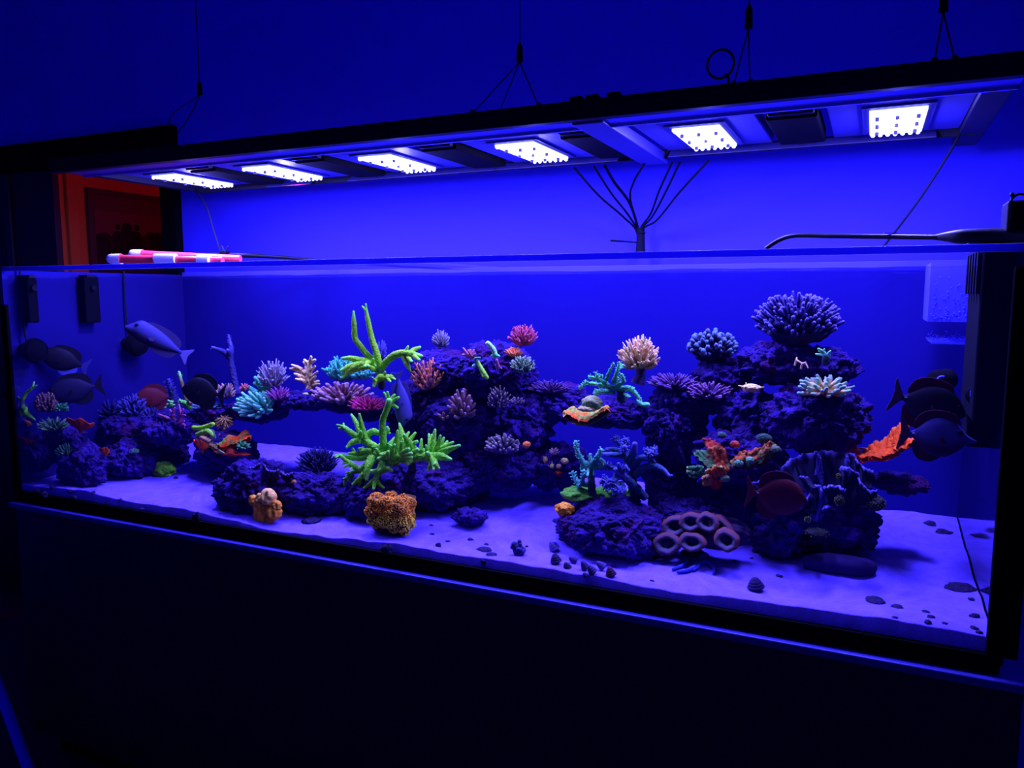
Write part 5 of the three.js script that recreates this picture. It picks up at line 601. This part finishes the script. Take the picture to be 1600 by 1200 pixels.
function snail(label, px, py, w, h, o = {}) { // a top-shaped snail shell with whorls
  const P = onSand(px, py + h * 0.35), k = mpp(P), t = thing('snail_shell', label, 'shell', P, o.group), R = w / 2 * k, H = h * k, pts = [], turns = 4, c = o.c ?? SHELLC; for (let i = 0; i <= 40; i++) { const u = i / 40, r = R * Math.pow(1 - u, 0.5) * (1 + 0.08 * Math.abs(Math.sin(u * turns * Math.PI))); pts.push(new THREE.Vector2(Math.max(r, 0.0002), H * (u * 0.98))); } pts.unshift(new THREE.Vector2(R * 0.7, -H * 0.06)); pts.unshift(new THREE.Vector2(0.0001, -H * 0.08));
  const g = new THREE.LatheGeometry(pts, 24); const n = g.attributes.position; for (let i = 0; i < n.count; i++) { const b = 0.03 * R * N3(n.getX(i) * 300, n.getY(i) * 300 + px, n.getZ(i) * 300); n.setXYZ(i, n.getX(i) + b, n.getY(i), n.getZ(i) + b); } g.computeVertexNormals();
  const q = g.rotateZ(o.tilt ?? 0.5).rotateY(o.turn ?? 0.4).translate(0, H * 0.25, 0); part('shell', tint(plain(q), c), M.coral, t); if (o.open) part('opening', new THREE.TorusGeometry(R * 0.55, R * 0.13, 8, 20).rotateY(0.3).translate(0, H * 0.75, R * 0.3), std(L(0.14, 0.10, 0.6), 0.6), t); return t; }
snail('dark empty snail shell showing its round opening', 867, 856, 17, 15, { open: 1, c: L(0.12, 0.08, 0.5) });
snail('dark round snail below the empty open shell', 869, 876, 18, 14, { tilt: 0.2, c: L(0.025, 0.012, 0.12) });
snail('small dark snail alone right of the empty shell', 887, 887, 14, 11, { tilt: 0.4, c: L(0.018, 0.01, 0.09) });
snail('bluish cone shell at the back of the shell heap', 900, 875, 15, 13, { tilt: 1.1 });
snail('dark knobbly snail at the left of the shell heap', 915, 886, 14, 13, { tilt: 0.5, c: L(0.03, 0.02, 0.18) });
snail('bluish knobbly snail in the middle of the shell heap', 927, 893, 15, 15, { tilt: 0.6 });
snail('pale speckled shell at the back right of the shell heap', 943, 885, 14, 15, { tilt: 0.9, c: L(0.07, 0.05, 0.34) });
snail('dark red brown snail at the right end of the shell heap', 955, 897, 17, 14, { tilt: 0.3, c: L(0.055, 0.012, 0.07) });
snail('tiny shell above the red brown snail', 959, 883, 9, 7, { tilt: 0.5 });
snail('tiny shell in front of the shell heap', 916, 899, 10, 7, { tilt: 0.8 });
{ // spiral shell
  const P = onSand(809, 866), k = mpp(P), t = thing('spiral_shell', 'ribbed spiral shell lying left of the snail shells', 'shell', P.clone().add(V(0, 8 * k, 0)));
  const tops = []; for (let i = 0; i < 7; i++) { const u = i / 6, r = (9.5 - 6 * u) * k; tops.push(tint(plain(new THREE.TorusGeometry(r * 0.72, r * 0.42, 10, 22).rotateY(Math.PI / 2).translate((-6 + i * 3.4) * k * (1 - 0.15 * u), 0, 0)), mix3(L(0.04, 0.03, 0.28), L(0.02, 0.015, 0.15), i % 2))); }
  part('whorls', join(tops).rotateZ(2.2).rotateY(0.5), M.coral, t); part('shell_lip', tint(plain(new THREE.TorusGeometry(6 * k, 2.2 * k, 8, 20).rotateX(0.5).translate(5 * k, -2 * k, 4 * k)), L(0.05, 0.04, 0.3)), M.coral, t); part('knobs', join([[-3, 9, 2], [4, 8, 0], [-8, 3, 3], [2, 12, -2]].map(([x, y, z]) => tint(new THREE.IcosahedronGeometry(3.4 * k, 2), L(0.03, 0.02, 0.2)).translate(x * k, y * k, z * k))), M.coral, t);
}
snail('large dark dome shell alone at the front right sand', 1181, 916, 26, 17, { tilt: 0.15, c: L(0.02, 0.01, 0.12) });
function stone(label, px, py, w, h, o = {}) { const P = onSand(px, py + h * 0.3), k = mpp(P), t = thing(o.name ?? 'stone', label, 'stone', P, o.group), s = px * 1.7 + py; part('stone_body', boxUV(lump(w / 2 * k, h / 2 * k * 1.2, w / 2 * k * 0.8, o.detail ?? 8, (d) => [1 + 0.35 * N3(d.x * 1.3 + s, d.y * 1.3, d.z * 1.3) + 0.10 * N3(d.x * 4 + s, d.y * 4, d.z * 4), o.c ?? L(0.03, 0.018, 0.16)]), 0.17), M.rock, t); return t; }
for (const [label, px, py, w, h] of [['oval dark stone in front of the sea cucumber', 1367, 936, 30, 11], ['small dark stone right of the oval stone', 1402, 947, 16, 8], ['flat dark stone near the right end glass', 1501, 915, 42, 15], ['pointed dark stone at the back right corner', 1453, 817, 18, 11], ['flat dark stone behind the right corner sand', 1474, 830, 28, 9], ['grey lump on the sand left of the golden carpet cube', 487, 812, 34, 10], ['pointed stone at the glass under the golden carpet cube', 604, 853, 20, 16], ['pointed dark stone at the glass near the left', 308, 804, 15, 15], ['tan pebble pile left of the sea star', 1085, 862, 40, 9], ['small upright pebble at the glass below the maze coral', 1019, 908, 9, 9]]) stone(label, px, py, w, h);
const PEB = [[1447, 955, 12, 6], [1455, 963, 12, 6], [1450, 971, 11, 7], [1398, 964, 9, 4], [1476, 973, 9, 4], [1523, 961, 15, 8], [1522, 980, 12, 7], [1530, 987, 10, 7], [1518, 935, 10, 4], [1004, 909, 8, 5], [1147, 876, 8, 5], [1175, 872, 6, 5], [823, 853, 5, 4], [674, 820, 7, 5], [675, 834, 8, 4], [735, 842, 10, 5], [760, 850, 9, 4], [755, 876, 9, 7], [798, 875, 10, 7], [828, 880, 11, 7], [757, 857, 24, 6], [768, 865, 18, 4], [685, 850, 9, 6], [700, 845, 8, 3], [146, 769, 8, 6], [116, 776, 9, 7], [82, 760, 9, 7], [69, 770, 11, 9], [110, 766, 10, 5], [65, 742, 6, 4], [188, 780, 8, 4], [240, 788, 6, 3], [58, 765, 10, 7], [285, 797, 5, 3], [275, 746, 8, 6], [222, 795, 9, 4], [1217, 899, 12, 4]];
for (const [px, py, w, h] of PEB) if (w) { const part4 = px < 330 ? ['small dark pebble on the sand near the left end', 'pebbles at the left end'] : px < 990 ? ['small dark pebble on the sand below the central mound', 'pebbles at the middle front'] : px < 1300 ? ['small dark pebble near the blue sea star', 'pebbles by the sea star'] : ['small dark pebble in the right front corner of the tank', 'pebbles in the right corner']; stone(part4[0], px, py, w, h, { name: 'pebble', detail: 5, group: part4[1] }); }

// ---------------------------------------------------------------- equipment in the tank
function pump(label, px, py, z, r) { const C = at(px, py, z), k = mpp(C), t = thing('wave_pump', label, 'pump', C), R = r * k; part('cage', join([new THREE.SphereGeometry(R, 24, 16).scale(0.7, 1, 1), ...[-0.4, 0, 0.4].map((x) => new THREE.TorusGeometry(R * Math.sqrt(1 - x * x * 1.6), R * 0.05, 6, 28).rotateY(Math.PI / 2).translate(x * R, 0, 0))]), M.matt, t); part('motor', new THREE.CylinderGeometry(R * 0.55, R * 0.62, R * 1.3, 24).rotateZ(Math.PI / 2).translate(-R * 0.8, 0, 0), M.black, t); part('cord', tube([V(-R * 0.9, R * 0.4, 0), V(-R * 1.0, R * 3, 0.004), V(-R * 1.1, 1.43 - C.y, 0)], [0.003, 0.003, 0.003], { seg: 8, c0: L(0.01, 0.01, 0.05) }), M.coral, t); return t; }
pump('round black wave pump nearer the front glass at the left end', 54, 548, -0.045, 19);
pump('round black wave pump further back on the left end panel', 214, 538, -0.38, 18);
for (const [label, px, py, z, w] of [['narrow black holder hanging from the left rim near the glass', 46, 470, -0.055, 9], ['wide black holder hanging from the left rim further back', 139, 470, -0.245, 14]]) { const C = at(px, py, z), k = mpp(C), t = thing('pump_holder', label, 'bracket', C); part('holder_plate', box(-0.018, 0.018, -34 * k, 34 * k, -w * k * 0.9, w * k * 0.9, 0.004), M.matt, t); part('hook', box(-0.03, 0.02, 34 * k, 40 * k, -w * k * 0.6, w * k * 0.6, 0.002), M.black, t); part('screw_knob', new THREE.CylinderGeometry(0.008, 0.008, 0.012, 16).rotateZ(Math.PI / 2).translate(0.022, 20 * k, 0), M.black, t); }
{ const C = at(238, 560, -0.5), t = thing('drain_pipe', 'dark upright drain pipe in the back left corner', 'pipe', C); part('pipe', new THREE.CylinderGeometry(0.012, 0.012, 0.5, 20).translate(0, -0.06, 0), std(L(0.008, 0.006, 0.05), 0.6), t); part('collar', new THREE.CylinderGeometry(0.016, 0.016, 0.03, 20).translate(0, 0.19, 0), M.black, t); }
{ // black overflow box in the right end
  const t = thing('overflow_box', 'tall black overflow box in the right end of the tank', 'overflow box', V(0.13, 1.2, -0.24)), lo = (g) => g.translate(-0.13, -1.2, 0.24);
  part('box', lo(box(0.150, 0.194, 1.16, 1.425, -0.20, -0.03, 0.006)), M.matt, t); part('rim_cap', lo(box(0.147, 0.196, 1.425, 1.433, -0.205, -0.025, 0.003)), M.black, t);
  for (let i = 0; i < 5; i++) part('slot_bar', lo(box(0.144, 0.150, 1.36, 1.425, -0.19 + i * 0.035, -0.178 + i * 0.035, 0.001)), M.black, t);
}
{ // clear frag rack beside it
  const t = thing('acrylic_box', 'clear speckled acrylic breeding box hanging left of the overflow box', 'breeding box', V(0.14, 1.38, -0.44)), C = t.position, sp = std(L(0.08, 0.07, 0.5), 0.6), r = rng(4), g = [];
  const q = (x0, x1, y0, y1, z0, z1) => box(x0, x1, y0, y1, z0, z1).translate(-C.x, -C.y, -C.z), wallM = new THREE.MeshPhysicalMaterial({ transmission: 0.75, roughness: 0.25, ior: 1.45, thickness: 0 }); wallM.color.setRGB(0.25, 0.22, 0.8);
  part('side_wall', q(0.10, 0.103, 1.31, 1.42, -0.52, -0.36), wallM, t); part('side_wall', q(0.187, 0.19, 1.31, 1.42, -0.52, -0.36), wallM, t); part('front_wall', q(0.103, 0.187, 1.31, 1.42, -0.363, -0.36), wallM, t); part('back_wall', q(0.103, 0.187, 1.31, 1.42, -0.52, -0.517), wallM, t); part('floor_plate', q(0.10, 0.19, 1.306, 1.31, -0.52, -0.36), wallM, t);
  part('lower_rack', q(0.11, 0.192, 1.262, 1.266, -0.54, -0.37), wallM, t); part('rack_arm', q(0.186, 0.192, 1.262, 1.31, -0.52, -0.50), wallM, t);
  for (let i = 0; i < 260; i++) { const f = i % 2; g.push(new THREE.IcosahedronGeometry(0.0006 + 0.0008 * r(), 0).translate(0.105 + 0.083 * r() - C.x, (f ? 1.311 : 1.267) + (f ? 0.1 : 0.02) * r() * r() - C.y, -0.359 - C.z + (f ? 0 : -0.02 - 0.1 * r()))); } part('algae_specks', join(g), sp, t, 'stuff');
}
for (const [label, px, py, z, R, lit] of [['black wave pump body under the overflow box with a blue rim', 1472, 594, -0.30, 17, 0], ['black wave pump near the right glass with a pale blue cap', 1528, 616, -0.09, 14, 1]]) { const C = at(px, py, z), k = mpp(C), t = thing('wave_pump', label, 'pump', C); part('motor', new THREE.CylinderGeometry(R * k, R * k, 2.2 * R * k, 28).rotateX(Math.PI / 2).rotateY(-0.4), M.matt, t); part('cage', new THREE.SphereGeometry(R * k * 1.02, 24, 14).scale(1, 1, 0.6).translate(0, 0, R * k * 1.0).rotateY(-0.4), M.matt, t); part('cap', (lit ? box(-13 * k, 13 * k, -4 * k, 9 * k, R * k * 1.2, R * k * 1.65, 0.003) : new THREE.TorusGeometry(6 * k, 2 * k, 10, 24, 3.6).rotateZ(1.2).translate(-2 * k, 2 * k, R * k * 1.55)), std(L(0.05, 0.045, 0.4), 0.5), t); }
{ const C = at(1558, 620, -0.17), t = thing('control_box', 'black box on the right end glass under the overflow box', 'box', C); part('case', box(-0.045, 0.04, -0.085, 0.075, -0.04, 0.03, 0.006), M.matt, t); part('lid', box(-0.047, 0.042, 0.075, 0.088, -0.042, 0.032, 0.004), M.black, t); }

// ---------------------------------------------------------------- things on and above the rim
function hose(name, label, cat, list, r, m = M.cable, o = {}) { const p = list.map(([x, y, z]) => at(x, y, z)), t = thing(name, label, cat, p[0].clone(), o.group), g = plain(tube(p.map((v) => v.clone().sub(p[0])), Array.isArray(r) ? r : [r, r], { seg: 12, step: o.step ?? 0.008 })); g.deleteAttribute('color'); part(o.part ?? 'tube', g, m, t); return t; }
{
  const t = hose('return_pipe', 'long black bent return pipe reaching in over the right rim', 'pipe', [[1196, 389, -0.2], [1214, 377, -0.2], [1236, 369, -0.19], [1300, 369, -0.16], [1390, 370, -0.12], [1468, 371, -0.08]], [0.0042, 0.0042], M.black), C = t.position;
  const p = [[1462, 371, -0.085], [1480, 370, -0.075], [1500, 370, -0.065], [1560, 370, -0.05], [1640, 370, -0.02]].map(([x, y, z]) => at(x, y, z).sub(C)), g = plain(tube(p, [0.0045, 0.012, 0.0135, 0.0135, 0.0135], { seg: 20, step: 0.006 })); g.deleteAttribute('color'); part('thick_sleeve', g, M.black, t);
  part('glint_screw', new THREE.SphereGeometry(0.0022, 10, 8).translate(...at(1513, 381, -0.045).sub(C).toArray()), M.mirror, t); part('sticker', box(-0.012, 0.012, -0.0006, 0.0006, -0.002, 0.002).rotateY(0.4).translate(...at(1392, 364.6, -0.12).sub(C).toArray()), std(L(0.4, 0.35, 0.9), 0.5), t);
}
{ const C = at(1592, 336, -0.06), k = mpp(C), t = thing('motor_box', 'black motor box with looped handle above the black return pipe', 'motor', C); part('case', box(-20 * k, 40 * k, -28 * k, 20 * k, -0.03, 0.03, 0.004), M.black, t); for (let i = 0; i < 6; i++) part('cooling_fin', box((-16 + i * 8) * k, (-14 + i * 8) * k, -24 * k, 16 * k, 0.03, 0.033), M.matt, t); part('handle', new THREE.TorusGeometry(12 * k, 2 * k, 8, 20, Math.PI).translate(0, 20 * k, 0), M.black, t); part('knob', new THREE.SphereGeometry(3.4 * k, 12, 8).translate(-11 * k, 32 * k, 0), M.black, t); part('knob_stem', new THREE.CylinderGeometry(1.3 * k, 1.6 * k, 12 * k, 10).translate(-11 * k, 26 * k, 0), M.black, t); }
hose('power_cable', 'thin cable slanting from the right end of the light frame to the rim', 'cable', [[1500, 210, -0.45], [1480, 244, -0.46], [1436, 312, -0.48], [1380, 386, -0.5]], 0.0026);
hose('power_cable', 'thin cable hanging from the left end of the light frame', 'cable', [[306, 296, -0.44], [322, 322, -0.44], [334, 360, -0.42], [346, 398, -0.4]], 0.0026);
hose('black_hose', 'black hose lying along the left half of the back rim', 'hose', [[328, 399, -0.40], [380, 399, -0.42], [440, 402, -0.5], [520, 409, -0.58]], [0.009, 0.006, 0.004], M.black);
{ const C = at(352, 396, -0.40), t = thing('hose_clip', 'small black clip where cable and hose meet on the left rim', 'clip', C); part('clamp', box(-0.012, 0.012, -0.016, 0.008, -0.012, 0.012, 0.003), M.black, t); part('pin', tube([V(0, 0, 0), V(0.006, 0.012, 0), V(0.012, 0.02, 0)], [0.003, 0.0025, 0.002], { seg: 8, c0: L(0.01, 0.01, 0.05) }), M.coral, t); part('pin', tube([V(0, 0, 0), V(-0.006, 0.01, 0), V(-0.012, 0.022, 0)], [0.003, 0.0025, 0.002], { seg: 8, c0: L(0.01, 0.01, 0.05) }), M.coral, t); }
// the red and white pipes lying on the left end of the rim
{
  const red = std(L(1, 0.06, 0.06), 0.3), white = std(L(0.97, 0.97, 0.85), 0.4);
  const cyl = (t, nm, a, b, r, m) => { const d = b.clone().sub(a), g = new THREE.CylinderGeometry(r, r, d.length(), 24).applyQuaternion(new THREE.Quaternion().setFromUnitVectors(V(0, 1, 0), d.clone().normalize())).translate((a.x + b.x) / 2, (a.y + b.y) / 2, (a.z + b.z) / 2); part(nm, g, m, t); };
  const one = (label, pts, r) => { const p = pts.map(([x, y, z]) => at(x, y, z)), C = p[0].clone(), t = thing('red_pipe', label, 'pipe', C), q = p.map((v) => v.sub(C)); cyl(t, 'pipe', q[0], q[q.length - 1], r, red); const dir = q[q.length - 1].clone().sub(q[0]).normalize(); part('end_cap', tube([q[0].clone().addScaledVector(dir, r * 1.8), q[0].clone().addScaledVector(dir, -r * 0.6)], [r * 1.25, r * 1.15], { seg: 20, c0: L(1, 1, 1) }), white, t); for (let i = 1; i < q.length - 1; i += 2) cyl(t, 'coupling', q[i], q[i + 1], r * 1.22, white); return t; };
  one('front red pipe with white cap and white couplings on the left rim', [[178, 404.5, -0.10], [243, 404, -0.14], [275, 404.5, -0.16], [310, 406, -0.18], [328, 406.5, -0.19], [348, 408, -0.21]], 0.0115);
  one('rear red pipe with white cap on the left rim', [[212, 397, -0.22], [376, 405, -0.34]], 0.0115);
}
// cables gathered against the wall behind the middle of the tank
{
  const ends = [[897, 262, 'first'], [928, 260, 'second'], [945, 259, 'third'], [1007, 255, 'fourth'], [1050, 254, 'fifth'], [1062, 254, 'sixth'], [1107, 251, 'seventh']], via = [[[935, 305], [975, 340]], [[955, 302], [983, 338]], [[960, 285], [985, 320]], [[990, 285], [985, 312]], [[1030, 298], [1016, 335]], [[1040, 300], [1018, 340]], [[1062, 300], [1025, 345]]];
  ends.forEach(([x, y, w], i) => hose('lamp_cable', 'dark lamp cable fanning down from the light frame, ' + w + ' from the left', 'cable', [[x, y, -0.47], [...via[i][0], -0.56], [...via[i][1], -0.66], [998 + (i - 3) * 1.1, 362, -0.71], [998 + (i - 3) * 0.8, 400, -0.71]], i === 2 ? 0.0038 : 0.0028, M.cable, { group: 'lamp cables fanning over the wall' }));
  const C = at(1001, 376, -0.71), t = thing('cable_sleeve', 'dark sleeve bundling the lamp cables against the wall', 'cable sleeve', C); part('sleeve', new THREE.CylinderGeometry(0.010, 0.013, 0.07, 20), M.cable, t); part('tie', new THREE.TorusGeometry(0.0115, 0.0022, 8, 24).rotateX(Math.PI / 2).translate(0, 0.02, 0), M.black, t);
  hose('cable_stub', 'short stiff cable stub pointing left from the cable bundle', 'cable', [[997, 379, -0.71], [978, 377.5, -0.71], [955, 376, -0.69]], [0.0022, 0.0028]);
}
// suspension wires with their grips
function hanger(label, gx, gy, gl, feet, z) {
  const G = at(gx, gy, z), t = thing('suspension_wire', label, 'wire', G), w = (a, b, c) => { const p = c ? [a, c, b] : [a, b], g = plain(tube(p, [0.0012, 0.0012], { seg: 6, step: 0.02 })); g.deleteAttribute('color'); return g; }, m = M.cable;
  part('wire', w(V(0, 0, 0), V(0, 2.7 - G.y, 0)), m, t); part('grip', new THREE.CylinderGeometry(0.0055, 0.0065, gl, 14), M.black, t); part('grip_nose', new THREE.ConeGeometry(0.0055, 0.012, 14).translate(0, gl / 2 + 0.006, 0), M.black, t);
  for (const [x, y, zz, mx, my] of feet) { const f = at(x, y, zz).sub(G); part('leg_wire', w(V(0, -gl / 2, 0), f, mx ? at(mx, my, zz).sub(G) : null), m, t); part('foot_nut', new THREE.CylinderGeometry(0.004, 0.006, 0.01, 12).translate(f.x, f.y + 0.002, f.z), M.black, t); }
}
hanger('suspension wire with forked legs above the middle of the light frame', 812, 85, 0.026, [[738, 178, 0], [842, 167, 0], [780, 176, -0.46]], 0);
hanger('suspension wire with grip right of the middle, beside the cable loop', 1170, 30, 0.03, [[1172, 131, 0], [1146, 134, 0]], 0);
hanger('suspension wire near the right end of the light frame', 1475, 2, 0.03, [[1460, 98, 0], [1492, 94, 0]], 0);
hanger('slack suspension wire at the left end of the light frame', 312, 140, 0.022, [[262, 224, 0, 264, 186], [266, 224, 0, 296, 182]], 0);
{ const C = at(1126, 100, 0), k = mpp(C), t = thing('cable_loop', 'coiled cable loop standing on top of the light frame', 'cable', C); part('loop', new THREE.TorusGeometry(20 * k, 1.8 * k, 10, 40).scale(1, 1.1, 1).rotateZ(-0.5).rotateY(0.35), M.cable, t); const g = plain(tube([V(8 * k, -16 * k, 0), V(13 * k, -24 * k, 0), V(11 * k, -36 * k, 0)], [0.0022, 0.0022], { seg: 8 })); g.deleteAttribute('color'); part('tail', g, M.cable, t); }
// a slanted tube beside the cabinet, at the left edge
{ const a = at(-18, 1030, 0.12), b = at(62, 1250, 0.12), t = thing('slanted_pole', 'dark blue slanted pole beside the left end of the cabinet', 'pole', a), d = b.clone().sub(a); t.position.copy(a); part('pole', (() => { const g = plain(tube([V(0, 0, 0), d], [0.014, 0.014], { seg: 16 })); g.deleteAttribute('color'); return g; })(), std(L(0.06, 0.05, 0.9), 0.5), t); part('end_plug', new THREE.SphereGeometry(0.016, 16, 10), M.black, t); }
renderer.render(scene, camera);
